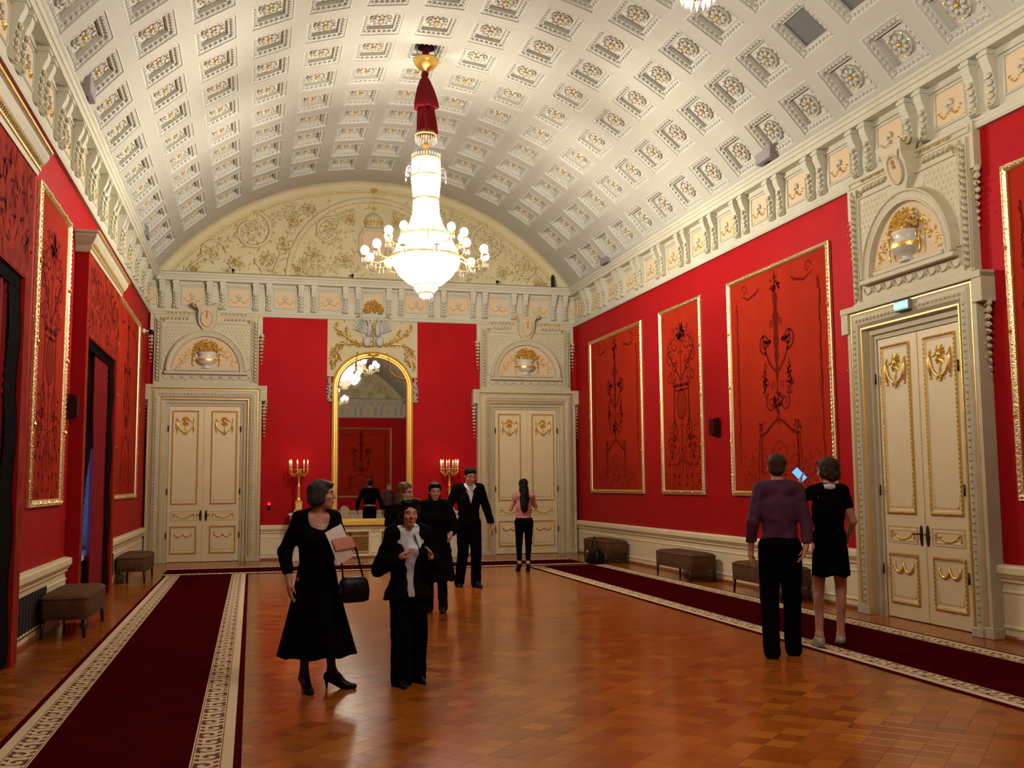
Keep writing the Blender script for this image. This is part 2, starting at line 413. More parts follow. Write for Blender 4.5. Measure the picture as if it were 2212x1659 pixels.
# ================================================================ coffered vault
PE=math.acos((5.95-ZCEN)/RV)
HP,HY=.288/RV,.338
def vp(p,y,r=RV): return (XC+r*math.sin(p),y,ZCEN+r*math.cos(p))
ROWS=list(range(-11,7))
pb=[-PE-.02]
for j in range(-6,7): pb+=[j*PHI-HP,j*PHI+HP]
pb.append(PE+.02)
yb=[YF-.2]
for n in ROWS: yb+=[Y0+n*ROW-HY,Y0+n*ROW+HY]
yb.append(YB+.1)
v=MB(); vi={}
for i,p in enumerate(pb):
    for k,y in enumerate(yb): vi[i,k]=len(v.v); v.v.append(vp(p,y))
for i in range(len(pb)-1):
    for k in range(len(yb)-1):
        if i%2 and k%2: continue
        v.f.append([vi[i,k],vi[i,k+1],vi[i+1,k+1],vi[i+1,k]]); v.m.append(0); v.s.append(True)
# outer shell so that no outside light leaks in
ceil=v.build('ceiling','vault plaster',kind='structure')
sh=MB()
for i in range(40):
    a,b=-1.25+2.5*i/40,-1.25+2.5*(i+1)/40
    sh.add([vp(a,YF-.4,6.15),vp(a,YB+.4,6.15),vp(b,YB+.4,6.15),vp(b,YF-.4,6.15)],[(0,1,2,3)],0,True)
sh.build('shell','vault plaster',ceil)
def rect_loops(mb, loops, m=0, last=True):
    vs=[]
    for a,b,z in loops: vs+=[(-a,-b,z),(a,-b,z),(a,b,z),(-a,b,z)]
    fs=[]
    for i in range(len(loops)-1):
        for j in range(4): k=(j+1)%4; fs.append((i*4+j,i*4+k,i*4+4+k,i*4+4+j))
    if last: e=(len(loops)-1)*4; fs.append((e,e+1,e+2,e+3))
    mb.add(vs,fs,m)
c=MB()
LOOP=[(.312,.362,.006),(.308,.358,-.010),(.290,.340,-.012),(.283,.333,.004),(.272,.322,.006),(.215,.265,.040),(.208,.258,.034),(.198,.248,.038),(.196,.246,.092)]
rect_loops(c,LOOP)
def eggs(mb,half,fixed,n,ax,m=0):
    for sg in (-1,1):
        for i in range(n):
            t=-half+2*half*(i+.5)/n; p=(t,sg*fixed,.016) if ax==0 else (sg*fixed,t,.016)
            r=(half/n*.74,.024,.016) if ax==0 else (.024,half/n*.74,.016); mb.sph(p,r,6,4,m)
eggs(c,.26,.295,7,0); eggs(c,.31,.245,8,1)
for sg in (-1,1):
    for tg in (-1,1): c.leaf((0,0,0),0,0,0); c.sph((sg*.245,tg*.295,.014),(.032,.032,.02),6,4)
cme=c.mesh('coffer',['relief plaster'])
ro=MB(); Z=.090
ro.lathe([(.158,Z),(.160,Z-.018),(.148,Z-.030),(.134,Z-.020),(.130,Z)],20,0)
for i in range(8):
    a=2*PI*i/8; M=Matrix.Rotation(a,4,'Z'); ro.sph((.080,0,Z-.016),(.046,.030,.020),6,4,0,M)
for i in range(10):
    a=2*PI*(i+.5)/10; M=Matrix.Rotation(a,4,'Z')@Matrix.Translation((.150,0,Z-.030))@Matrix.Rotation(.7*(-1)**i,4,'Z'); ro.octa((0,0,0),(.012,.027,.011),1,M)
ro.sph((0,0,Z-.032),(.026,.026,.022),8,5,1)
for i in range(6):
    M=Matrix.Rotation(2*PI*i/6,4,'Z'); ro.octa((.036,0,Z-.022),(.016,.009,.010),1,M)
for sx in (-1,1):
    for sy in (-1,1): ro.octa((sx*.165,sy*.215,Z-.004),(.022,.022,.012),0)
rme=ro.mesh('rosette',['relief plaster','gold'])
g=MB(); g.box((-.196,-.246,.080),(.196,.246,.090),0)
for i in range(22): x=-.19+.38*i/21; g.box((x-.002,-.246,.074),(x+.002,.246,.079),1)
for i in range(28): y=-.24+.48*i/27; g.box((-.196,y-.002,.071),(.196,y+.002,.075),1)
gme=g.mesh('vent_grille',['grille dark','grille wire'])
hk=MB(); hk.lathe([(.13,.070),(.13,.090),(.0,.0901)],20,0); hk.frame(-.15,-.15,.15,.15,[(0,0),(.02,.0)],1)
hme=hk.mesh('hook_hole',['grille dark','relief plaster'])
for n in ROWS:
    for j in range(-6,7):
        p=j*PHI
        o=link('coffer',cme,ceil,(XC+RV*math.sin(p),Y0+n*ROW,ZCEN+RV*math.cos(p))); o.rotation_euler=(0,p,0)
        if j==5 and n in (-6,-5): link('vent_grille',gme,o)
        elif j==0 and n==0: link('hook_hole',hme,o)
        else: link('rosette',rme,o)

# ================================================================ cornice, brackets, frieze
def molding(L, prof, m, ends=True):      # profile (depth, z), runs from x=0 to L in front of the wall
    b=MB(); k=len(prof); vs=[(0,-d,z) for d,z in prof]+[(L,-d,z) for d,z in prof]
    b.add(vs,[(i,i+1,k+i+1,k+i) for i in range(k-1)],0)
    b.add(vs,[list(range(k-1,-1,-1)),list(range(k,2*k))],0); return b
CPROF=[(-.02,5.15),(.05,5.15),(.065,5.18),(.065,5.215),(.035,5.235),(.035,5.27),(.03,5.28),(.03,5.775),(.055,5.78),(.055,5.80),(.045,5.81),(.045,5.855),(.165,5.86),(.175,5.88),(.175,5.925),(.19,5.93),(.205,5.97),(.225,5.985),(.225,6.02),(.20,6.035),(-.02,6.10)]
bk=MB()
PB=[(.02,5.30),(.045,5.275),(.07,5.28),(.088,5.31),(.082,5.345),(.066,5.38),(.066,5.45),(.078,5.55),(.108,5.66),(.140,5.73),(.150,5.775),(.150,5.862),(.02,5.862)]
vs=[(x,-d,z) for x in (-.06,.06) for d,z in PB]; k=len(PB)
bk.add(vs,[(i,(i+1)%k,k+(i+1)%k,k+i) for i in range(k)]); bk.add(vs,[list(range(k-1,-1,-1)),list(range(k,2*k))])
bk.box((-.075,-.165,5.80),(.075,.0,5.835))
for i,(d,z) in enumerate(((.080,5.39),(.080,5.46),(.090,5.53),(.108,5.60))):
    bk.sph((0,-d,z),(.052,.022,.034),6,4,0); bk.octa((.028,-d-.014,z-.012),(.010,.008,.016),1); bk.octa((-.028,-d-.014,z-.012),(.010,.008,.016),1)
bk.sph((0,-.082,5.312),(.068,.028,.030),8,5,0); bk.octa((.0,-.112,5.315),(.02,.008,.016),1)
bme=bk.mesh('bracket',['frieze plaster','gold'])
fp=MB()
fp.prism([(-.215,5.40),(-.19,5.37),(.19,5.37),(.215,5.40),(.215,5.70),(.19,5.73),(-.19,5.73),(-.215,5.70)],-.03,-.036,0)
fp.frame(-.235,5.35,.235,5.75,[(-.012,.03),(-.006,.046),(.006,.046),(.012,.034)],1)
for i in range(5):
    a=-.9+.45*i; fp.sph((math.sin(a)*.045,-.05,5.535+math.cos(a)*.055),(.022,.016,.034),6,4,1)
fp.sph((0,-.05,5.50),(.03,.022,.026),6,4,1)
for sx in (-1,1):
    for i in range(6):
        t=i/5; fp.leaf((sx*(.05+.12*t),-.036,5.475-.05*math.sin(t*PI)+.03*t),.055,.026,(PI/2-sx*PI/2)+sx*(.6-1.2*t),2,.018)
    fp.octa((sx*.175,-.04,5.50),(.014,.012,.014),2)
pme=fp.mesh('frieze_panel',['peach plaster','frieze plaster','gold'])
def cornice(name, L, loc, rot, centres, half_first=True):
    o=molding(L,CPROF,0).build(name,'frieze plaster',None,loc,rot,kind='structure')
    for cx in centres:
        for s in (-.137,.137): link('bracket',bme,o,(cx+s,0,0))
    for a,b in zip(centres[:-1],centres[1:]): link('frieze_panel',pme,o,((a+b)/2,0,0))
    for e,s in ((centres[0],-1),(centres[-1],1)): link('frieze_panel',pme,o,(e+s*.474,0,0))
    return o
cor_back=cornice('trim_1',XR-XL,(XL,YB,0),0,[4.675-.474+(i-4)*.948 for i in range(10)])
SP=1.054; ysR=[8.45+SP*k for k in range(12,-4,-1)]
cornice('trim_2',YB-YF,(XR,YB,0),-PI/2,[YB-y for y in ysR])
cornice('trim_3',YB-YF,(XL,YF,0),PI/2,[y-YF for y in ysR[::-1]])
cornice('trim_4',XR-XL,(XR,YF,0),PI,[4.675-.474+(i-4)*.948 for i in range(10)])

# ================================================================ dado rail, dado and baseboard
DPROF=[(-.02,.04),(.022,.04),(.022,.11),(.034,.115),(.034,.135),(.020,.145),(.020,.455),(.030,.46),(.030,.475),(.014,.485),(.014,.545),(.040,.565),(.040,.590),(.052,.60),(.075,.635),(.085,.645),(.085,.705),(.07,.72),(-.02,.735)]
BPROF=[(-.02,0),(.040,0),(.040,.03),(.032,.045),(-.02,.05)]
_dn=[5]
def dado(side, L, loc, rot):
    molding(L,DPROF,0).build(f'trim_{_dn[0]}','dado paint',None,loc,rot,kind='structure'); _dn[0]+=1
    molding(L,BPROF,0).build(f'baseboard_{side}','baseboard wood',None,loc,rot,kind='structure')
dado('back',4.83-.19,(.19,YB,0),0)
dado('right',YB-10.87,(XR,YB,0),-PI/2); dado('right',8.59-YF,(XR,8.59,0),-PI/2)
dado('left',YB-16.28,(XL,16.28,0),PI/2); dado('left',13.18-9.97,(XL,9.97,0),PI/2); dado('left',6.87-YF,(XL,YF,0),PI/2)
dado('front',XR-XL,(XR,YF,0),PI)

# ================================================================ lunette relief on the far wall (local x from the room axis, z up, front at YB)
def lunette_relief(loc, rot, rich=True):
    t=struct('trim_lunette' if rich else 'trim_lunette_front',loc,rot)
    RR=RV-.07; cz=ZCEN; pe=math.acos((6.03-cz)/RR)
    out=[(RR*math.sin(p),cz+RR*math.cos(p)) for p in [-pe+2*pe*i/60 for i in range(61)]]
    b=MB(); b.ribbon(out,[(.07,.0),(.07,.10),(.02,.12),(-.01,.085),(-.06,.07),(-.09,.045),(-.12,.045),(-.13,.02),(-.20,.02),(-.21,.0)],False,0,sm=False); b.build('arch_molding','lunette plaster',t)
    g=MB()
    for i in range(150):
        p=-pe+2*pe*(i+.5)/150; g.octa(((RR-.165)*math.sin(p),-.028,cz+(RR-.165)*math.cos(p)),(.022,.014,.022),0)
    g.build('gilt_beading','gold',t,kind='stuff')
    e=MB(); ell=arc(0,6.05,1.85,0,PI,40,1.82)
    e.ribbon(ell,[(-.05,0),(-.04,.05),(.0,.06),(.03,.035),(.06,.035),(.07,0)],False,0); e.build('inner_arch','lunette plaster',t)
    eg=MB()
    for x,z in arc(0,6.05,1.80,.02,PI-.02,70,1.77): eg.octa((x,-.04,z),(.018,.012,.018),0)
    for i in range(60): eg.octa((-1.75+3.5*i/59,-.03,6.10),(.016,.012,.016),0)
    eg.build('gilt_beading','gold',t,kind='stuff')
    R=MB(); G=MB()
    def scr(cx,cz_,r,turns,a0,dr,w=.045):
        p=spiral(cx,cz_,r,turns,a0,dr,26)
        R.tube([(x,-.012,z) for x,z in p],[w*(1-.6*i/26) for i in range(27)],6,0,flat=.8)
        for i in range(1,25,2):
            x,z=p[i]; x2,z2=p[i+1]; an=math.atan2(z2-z,x2-x)
            for sd in (1,-1):
                if rnd.random()<.85: R.leaf((x+sd*math.cos(an+PI/2)*w*1.5,-.01,z+sd*math.sin(an+PI/2)*w*1.5),r*.34,r*.15,an+sd*.9,0,.03)
                if rnd.random()<.62: G.leaf((x+sd*math.cos(an+PI/2)*w*rnd.uniform(.4,2.6),-.038,z+sd*math.sin(an+PI/2)*w*rnd.uniform(.4,2.6)),.075,.022,an+sd*rnd.uniform(.2,1.2),0,.014)
        R.sph((cx,-.02,cz_),(r*.2,.035,r*.2),8,4,0)
        for k in range(6): R.leaf((cx+math.cos(k*PI/3)*r*.25,-.014,cz_+math.sin(k*PI/3)*r*.25),r*.28,r*.16,k*PI/3,0,.03)
        G.octa((cx,-.055,cz_),(.03,.02,.03),0)
    def vine(pts,w=.03):
        R.tube([(x,-.01,z) for x,z in pts],[w*(1-.5*i/(len(pts)-1)) for i in range(len(pts))],6,0,flat=.8)
        for i in range(len(pts)-1):
            x,z=pts[i]; x2,z2=pts[i+1]; an=math.atan2(z2-z,x2-x)
            for sd in (1,-1):
                R.leaf((x+sd*math.cos(an+PI/2)*.05,-.008,z+sd*math.sin(an+PI/2)*.05),.15,.06,an+sd*.8,0,.028)
                if rnd.random()<.7: G.leaf((x+sd*math.cos(an+PI/2)*rnd.uniform(.02,.1),-.034,z+sd*math.sin(an+PI/2)*rnd.uniform(.02,.1)),.07,.02,an+sd*.7,0,.014)
    for s in (-1,1):
        scr(s*2.62,7.02,.46,1.6,PI/2,s,.05); scr(s*3.42,6.52,.30,1.5,0,-s,.04); scr(s*2.30,6.42,.24,1.4,PI,-s,.035); scr(s*2.95,6.32,.17,1.3,0,s,.03)
        scr(s*1.42,7.58,.16,1.3,0,s,.028); scr(s*.95,7.10,.32,1.5,PI/2,-s,.038); scr(s*1.28,6.55,.22,1.5,0,s,.03); scr(s*.62,6.45,.20,1.4,PI,s,.028)
        vine([(s*(3.95-2.35*t),6.12+1.35*math.sin(t*1.45)) for t in [i/16 for i in range(17)]])
        vine([(s*(2.15-.55*t),6.15+1.45*t) for t in [i/10 for i in range(11)]])
        vine([(s*(.35+1.2*t),6.30+.12*math.sin(t*6)) for t in [i/10 for i in range(11)]])
        vine([(s*(.45+.55*t),7.55-.35*t*t) for t in [i/8 for i in range(9)]])
        vine([(s*(1.75+.6*t),7.62-.35*t) for t in [i/6 for i in range(7)]])
        for k in range(8): R.leaf((s*1.52+math.cos(k*PI/4)*.09,-.01,6.40+math.sin(k*PI/4)*.09),.13,.07,k*PI/4,0,.03)
        G.octa((s*1.52,-.04,6.40),(.035,.025,.035),0)
    sp=[(2.62,7.02,.5),(3.42,6.52,.34),(2.3,6.42,.27),(2.95,6.32,.2),(1.42,7.58,.2),(.95,7.1,.36),(1.28,6.55,.26),(.62,6.45,.24),(0,6.9,.42)]
    rq=random.Random(31); tries=0; n_=0
    while tries<900 and n_<40:
        tries+=1; x=rq.uniform(.35,4.1); z=rq.uniform(6.15,8.0); r=rq.uniform(.09,.20)
        if math.hypot(x,z-cz)>RR-.26-r or abs((x/1.85)**2+((z-6.05)/1.82)**2-1)<.16 or (x<.45 and z>6.9): continue
        if any(math.hypot(x-a,z-b)<r+c_+.03 for a,b,c_ in sp): continue
        sp.append((x,z,r)); n_+=1; dr=rq.choice((-1,1)); a0=rq.uniform(0,6.3)
        for s in (-1,1): scr(s*x,z,r,1.4,a0 if s>0 else PI-a0,dr*s,.024)
    for i in range(520):
        x=rq.uniform(-4.3,4.3); z=rq.uniform(6.12,8.1)
        if math.hypot(x,z-cz)>RR-.26: continue
        if rq.random()<.5: R.leaf((x,-.004,z),rq.uniform(.08,.17),.05,rq.uniform(0,6.3),0,.028)
        else: G.leaf((x,-.030,z),rq.uniform(.04,.10),.018,rq.uniform(0,6.3),0,.014)
    R.build('scroll_relief','lunette plaster',t)
    # shield and crown in the middle
    S=MB(); sh=[(0,6.28),(.20,6.42),(.30,6.70),(.30,7.02),(.22,7.20),(-.22,7.20),(-.30,7.02),(-.30,6.70),(-.20,6.42)]
    S.prism(sh,-.0,-.035,0); S.ribbon(sh,[(-.02,0),(-.02,.07),(.02,.075),(.05,.035)],True,1)
    S.build('shield',['peach plaster','lunette plaster'],t)
    Cn=MB(); Mc=Matrix.Translation((0,-.02,7.24))
    Cn.lathe([(.19,0),(.20,.05),(.18,.07),(.20,.16),(.16,.26),(.06,.32),(.0,.33)],14,0,Mc@Matrix.Diagonal((1,.5,1,1)),True)
    for k in range(9): a=-PI+PI*k/8; Cn.octa((.2*math.cos(a),-.02+.1*math.sin(a),7.36),(.03,.03,.05),1)
    for k in range(7): Cn.leaf((-.18+.06*k,-.12,7.28),.05,.03,PI/2,1)
    Cn.tube([(0,-.02,7.56),(0,-.02,7.72)],.015,6,1); Cn.octa((0,-.03,7.66),(.06,.02,.02),1); Cn.sph((0,-.02,7.58),.03,6,4,1)
    Cn.build('crown',['lunette plaster','gold'],t)
    K=MB()
    for a,l in ((0,.12),(.5,.09),(-.5,.09),(1.1,.08),(-1.1,.08)): K.leaf((math.sin(a)*.06,-.10,8.03+math.cos(a)*.06),l,.05,PI/2-a,0,.03)
    K.sph((0,-.11,8.0),(.035,.03,.035),6,4,0); K.build('keystone_palmette','gold',t)
    G.build('gilding','gold',t,kind='stuff')
    return t
lunette_relief((XC,YB,0),0)
lunette_relief((XC,YF,0),PI,False)
# ================================================================ double doors with carved overdoors
def make_door(n):
    t=struct(f'door_{n}')
    U=[(-.72,0),(-.72,3.22),(.72,3.22),(.72,0)]
    b=MB(); b.ribbon(U,[(0,.0),(0,.05),(.05,.055),(.06,.085),(.12,.09),(.13,.13),(.155,.135),(.165,.135),(.20,.165),(.25,.175),(.30,.165),(.335,.14),(.36,.14),(.365,.155),(.42,.155),(.42,-.02)],False)
    for s in (-1,1):
        b.cbox((s*1.10,.0,3.34),(s*1.245,-.175,3.64),.006); b.cbox((s*1.02,.0,.0),(s*1.15,-.165,.11),.006); b.cbox((s*.86,.0,.0),(s*1.02,-.185,.09),.006)
    b.cbox((-1.245,.0,3.585),(1.245,-.185,3.66),.006)
    b.build('casing','surround paint',t)
    g=MB()
    for o in (.148,.345): g.ribbon(U,[(o-.012,.13),(o-.008,.152),(o+.008,.152),(o+.012,.13)],False)
    g.build('gilt_moulding','gold',t)
    lf=MB(); px=-.72-.25
    def lv(x,z,an):
        lf.leaf((x,-.168,z),.085,.05,an+.45,0,.022); lf.leaf((x,-.168,z),.085,.05,an-.45,0,.022)
    for i in range(48):
        z=.1+i*.0695
        for s in (-1,1): lv(s*.97,z,PI/2)
    for i in range(27): lv(-.92+i*.0708,3.47,PI if i<13 else 0)
    lf.build('carved_leaf_band','surround paint',t)
    hb=MB()
    for z in (.55,1.45,2.75):
        for s in (-1,1): hb.tube([(s*.725,-.075,z-.06),(s*.725,-.075,z+.06)],.012,6)
    hb.build('hinge','bronze',t)
    # ------------ leaves
    for s in (-1,1):
        L=struct('door_leaf'); L.parent=t; del L['kind']
        x0,x1=sorted((s*.003,s*.715)); w0,w1=sorted((s*.125,s*.655))
        d=MB(); d.cbox((x0,0,.008),(x1,-.035,3.215),.003)
        for z0,z1 in ((1.18,3.13),(.85,1.04),(.17,.74)): d.frame(w0+.03,z0+.03,w1-.03,z1-.03,[(0,.035),(0,.041),(.012,.041),(.02,.036)])
        if s<0: d.cbox((-.02,-.03,.01),(.02,-.045,3.21),.004)
        d.build('board','door paint',L)
        f=MB()
        for z0,z1,w in ((1.18,3.13,.034),(.17,.74,.034)):
            f.frame(w0,z0,w1,z1,[(0,.034),(.006,.052),(.012,.046),(.020,.056),(w,.036)])
            bx=[(w0+.02+(w1-w0-.04)*i/10,zz) for i in range(11) for zz in (z0+.016,z1-.016)]+[(xx,z0+.03+(z1-z0-.06)*i/int((z1-z0)/.05)) for i in range(int((z1-z0)/.05)+1) for xx in (w0+.016,w1-.016)]
            for x,z in bx: f.octa((x,-.054,z),(.014,.008,.020))
        f.frame(w0,.85,w1,1.04,[(0,.034),(.004,.042),(.008,.036)])
        for z0 in (1.26,.25):                                   # thin inner line with little corner curls
            f.tube([(w0+.07,-.037,z0+.15),(w0+.07,-.037,z0),(w1-.07,-.037,z0),(w1-.07,-.037,z0+.15)],.0035,4)
            for x in (w0+.08,w1-.08): f.octa((x,-.04,z0+.012),(.018,.006,.014))
        f.build('gilt_frame','old gold',L)
        o=MB(); cx=(w0+w1)/2
        for k in range(7): a=-1.5+.5*k; o.leaf((cx+math.sin(a)*.05,-.037,2.93+math.cos(a)*.05),.10,.04,PI/2-a,0,.03)
        for k in range(6): a=PI-1.2+.48*k; o.leaf((cx+math.sin(a)*.045,-.037,2.88+math.cos(a)*.045),.10,.045,PI/2-a,0,.03)
        o.sph((cx,-.045,2.91),(.035,.03,.04),8,5)
        for e in (-1,1):
            o.sph((cx+e*.165,-.04,2.96),(.018,.012,.018),6,4)
            o.tube([(cx+e*.165,-.042,2.95),(cx+e*.172,-.05,2.86),(cx+e*.165,-.05,2.76),(cx+e*.16,-.042,2.67)],[.010,.020,.017,.006],6)
            o.sph((cx+e*.16,-.044,2.67),(.014,.012,.022),6,4)
            o.tube([(cx+e*.06,-.042,2.92),(cx+e*.12,-.042,2.90),(cx+e*.165,-.042,2.95)],.008,5)
            o.tube([(cx+e*.16*math.cos(q),-.046,2.90-.22*math.sin(q)) for q in [PI/2*i/7 for i in range(8)]],[.008+.012*i/7 for i in range(8)],6)
        for k in range(5): o.octa((cx+(k-2)*.016,-.06,2.675-.01*abs(k-2)),(.016,.014,.022))
        o.octa((cx,-.05,2.63),(.012,.01,.03)); o.tube([(cx,-.045,2.86),(cx,-.045,2.69)],.007,5)
        for k in range(15):                                      # garland of the middle panel
            q=-1+2*k/14; zz=.985-.085*(1-q*q); o.leaf((cx+q*.19,-.037,zz),.055,.035,rnd.uniform(-.9,.9)+(0 if q>0 else PI),0,.02); o.octa((cx+q*.19,-.045,zz),(.018,.012,.016))
        for e in (-1,1):
            for k in range(4): o.leaf((cx+e*.205,-.037,.985-.025*k),.06,.03,-PI/2+e*.5*(-1)**k,0,.02)
        for e in (-1,1):                                         # two swags of the lower panel
            c0=cx+e*.085
            o.tube([(c0+.08*math.cos(q),-.043,.615-.09*math.sin(q)) for q in [PI*i/10 for i in range(11)]],[.006+.013*math.sin(PI*i/10) for i in range(11)],6)
        for e in (-2,0,2): o.tube([(cx+e*.083,-.042,.635),(cx+e*.083,-.042,.535)],[.012,.006],5)
        o.build('gilt_ornament','gold',L)
        h=MB(); hx=s*.055
        h.prism([(hx+.026*math.cos(a),.95+.115*math.sin(a)) for a in [2*PI*i/14 for i in range(14)]],-.035,-.046)
        h.tube([(hx,-.045,.97),(hx,-.085,.97),(hx+s*.075,-.088,.965)],.009,6); h.sph((hx,-.05,.90),.010,6,4)
        h.build('handle','bronze',L)
    # ------------ overdoor
    V=struct('overdoor'); V.parent=t; del V['kind']
    S=MB(); S.prism([(-1.06,3.64),(1.06,3.64),(1.06,4.75),(1.135,4.75),(1.135,5.24),(-1.135,5.24),(-1.135,4.75),(-1.06,4.75)],.02,-.085,0)
    S.frame(-.90,3.99,.90,4.97,[(-.012,.085),(-.006,.105),(.006,.105),(.012,.085)]); S.frame(-1.09,5.13,1.09,5.22,[(0,.085),(.006,.10),(.02,.10),(.026,.085)])
    S.cbox((-1.05,-.08,3.645),(1.05,-.115,3.70),.006)
    S.build('overdoor_slab','surround paint',V)
    R=MB()
    for s in (-1,1):
        rope(R,(s*.985,3.74),(s*.985,5.04),.045,.072,0,.10); rope(R,(s*.34,5.065),(s*.80,5.065),.04,.07,0,.10)
        for x in (s*.985,):
            R.cbox((x-.062,-.08,3.72),(x-.050,-.11,5.1),.003); R.cbox((x+.050,-.08,3.72),(x+.062,-.11,5.1),.003)
        for k in range(6): R.leaf((s*.86+math.cos(k*PI/3)*.03,-.09,5.03+math.sin(k*PI/3)*.03),.06,.04,k*PI/3,0,.03)
    for i in range(46): R.octa((-.80+1.6*i/45,-.14,3.915),(.016,.022,.016),0)
    R.build('rope_moulding','surround paint',V)
    A=MB(); el=lambda a,b,n=28:[(a*math.cos(PI*i/n),3.95+b*math.sin(PI*i/n)) for i in range(n+1)]
    A.ribbon(el(.72,.78),[(-.10,.085),(-.095,.155),(-.07,.165),(-.06,.15),(.01,.13),(.02,.142),(.035,.142),(.05,.10),(.055,.088)],False,0)
    A.cbox((-.84,-.08,3.885),(.84,-.165,3.945),.008); A.cbox((-.62,-.08,3.96),(.62,-.125,4.01),.006)
    A.prism([(x,z) for x,z in el(.68,.74,24)],-.08,-.092,1)
    A.build('lunette_arch',['surround paint','peach plaster'],V)
    T=MB()
    for i in range(-13,14):
        for j in range(14):
            x,z=(i+.5*(j%2))*.072,4.02+j*.072
            if abs(x)<.875 and z<4.94 and (x/.84)**2+((z-3.95)/.90)**2>1.05 and not(abs(x)<.30 and z>4.72):
                T.add([(x-.034,-.0855,z),(x,-.0855,z-.034),(x+.034,-.0855,z),(x,-.0855,z+.034),(x,-.096,z)],[(0,1,4),(1,2,4),(2,3,4),(3,0,4)],0)
    T.build('lattice','surround paint',V,kind='stuff')
    F=MB()
    for k in range(9):                                           # festoon band under the lunette
        cx=-.78+.195*k
        F.tube([(cx+.08*math.cos(q),-.092,3.855-.075*math.sin(q)) for q in [PI*i/6 for i in range(7)]],.012,5)
        F.leaf((cx+.0975,-.09,3.82),.10,.045,-PI/2,0,.03)
    F.build('festoons','surround paint',V)
    Mv=Matrix.Translation((0,-.10,0)); vs=MB(); D=Matrix.Diagonal((1,.75,1,1))
    vs.lathe([(.0,4.005),(.10,4.01),(.10,4.03),(.055,4.05),(.06,4.07),(.15,4.10),(.205,4.16)],16,0,Mv@D); vs.lathe([(.205,4.16),(.212,4.19),(.205,4.215)],16,1,Mv@D); vs.lathe([(.205,4.215),(.165,4.25),(.15,4.28),(.185,4.33),(.19,4.35),(.0,4.352)],16,0,Mv@D)
    for s in (-1,1): vs.tube([(s*.20,-.13,4.20),(s*.27,-.13,4.20),(s*.27,-.13,4.32),(s*.22,-.13,4.32),(s*.22,-.13,4.26),(s*.245,-.13,4.26)],.010,5,1); vs.tube([(s*.27,-.13,4.20),(s*.27,-.13,4.10),(s*.25,-.13,4.06)],.010,5,1)
    vs.build('vase',['marble white','gold'],V)
    fw=MB(); rn=random.Random(3)
    for i in range(150):
        a=rn.uniform(0,PI); q=rn.random()**.6
        x,z=.27*q*math.cos(a),4.36+.26*q*math.sin(a); dd=.10+.10*math.sqrt(max(0,1-q*q))
        if rn.random()<.45: fw.octa((x,-dd,z),(.022,.02,.022),0)
        else: fw.leaf((x,-dd+.01,z),.06,.035,rn.uniform(0,6.3),0,.03)
    for s in (-1,1):
        for i in range(50):
            q=rn.random(); x=s*(.22+.36*q+rn.uniform(-.05,.05)); z=4.48-.40*q+rn.uniform(-.09,.09)
            if (x/.64)**2+((z-3.95)/.70)**2<1: fw.leaf((x,-.092,z),.05,.025,rn.uniform(0,6.3),0,.02)
    fw.build('gilt_flowers','gold',V)
    K=MB()
    sh=[(.0,4.79),(.10,4.83),(.19,4.95),(.215,5.10),(.20,5.22),(.24,5.30),(.28,5.345),(.22,5.36),(.12,5.33),(0,5.31),(-.12,5.33),(-.22,5.36),(-.28,5.345),(-.24,5.30),(-.20,5.22),(-.215,5.10),(-.19,4.95),(-.10,4.83)]
    n=len(sh); dep=lambda z:.10+.16*max(0,(z-4.79)/.55)**1.3
    vsx=[(x*.86,-dep(z)-.03,z) for x,z in sh]+[(x,-.08,z) for x,z in sh]
    K.add(vsx,[list(range(n))[::1]]+[(i+n,(i+1)%n+n,(i+1)%n,i) for i in range(n)],0)
    K.add([(x*.86*.62,-dep(z2)-.045,z2) for x,z in sh[1:9]+sh[11:] for z2 in ((z-5.06)*.66+5.06,)],[list(range(len(sh[1:9]+sh[11:])))],1)
    ov=[(.115*math.cos(q),5.06+.155*math.sin(q)) for q in [2*PI*i/20 for i in range(20)]]
    K.tube([(x,-dep(z)-.045,z) for x,z in ov],.016,6,0,None,True)
    for s in (-1,1):
        K.tube([(s*x,-.20-.02*i/18,z) for i,(x,z) in enumerate(spiral(.235,5.335,.065,1.3,PI,-1,18,.2))],[.028-.014*i/18 for i in range(19)],6,0)
        K.sph((s*.235,-.245,5.335),(.025,.02,.025),6,4,2)
        K.leaf((s*.10,-.12,4.80),.20,.06,PI/2+s*.9+(0 if s>0 else 0),0,.05)
    for z in (5.20,5.14,5.09): K.octa((0,-dep(z)-.06,z),(.025,.014,.035),2)
    K.sph((0,-.10,4.75),(.05,.04,.05),6,4,0)
    K.build('cartouche',['surround paint','peach plaster','gold'],V)
    rn=random.Random(5)
    for s in (-1,1):
        G=MB(); garland(G,s*1.115,4.74,4.14,.075,.05,0,9,rn); garland(G,s*1.20,3.33,2.60,.075,.07,0,11,rn)
        for k in range(7): G.leaf((s*(.30+.08*k),-.10,5.175),.075,.03,.5*(-1)**k,1,.02)
        for k in range(5): G.octa((s*(1.115+rn.uniform(-.02,.05)),-.09,4.7-.11*k),(.014,.014,.02),1); G.octa((s*(1.205+rn.uniform(-.02,.05)),-.11,3.3-.13*k),(.014,.014,.02),1)
        G.build('side_garland',['surround paint','gold'],V)
    gd=MB()
    for s in (-1,1):
        for i in range(18): gd.octa((s*(.985+rn.uniform(-.035,.035)),-.135,3.8+1.2*i/17),(.010,.008,.012))
        for k in range(4): gd.octa((s*.86+rn.uniform(-.03,.03),-.12,5.03+rn.uniform(-.03,.03)),(.012,.01,.012))
    gd.build('gilding','gold',V,kind='stuff')
    return t
d1=make_door(1); d1.location=(-.965,YB,0)
d2=copy_tree(d1,None,(5.985,YB,0),0); d2.name='door_2'
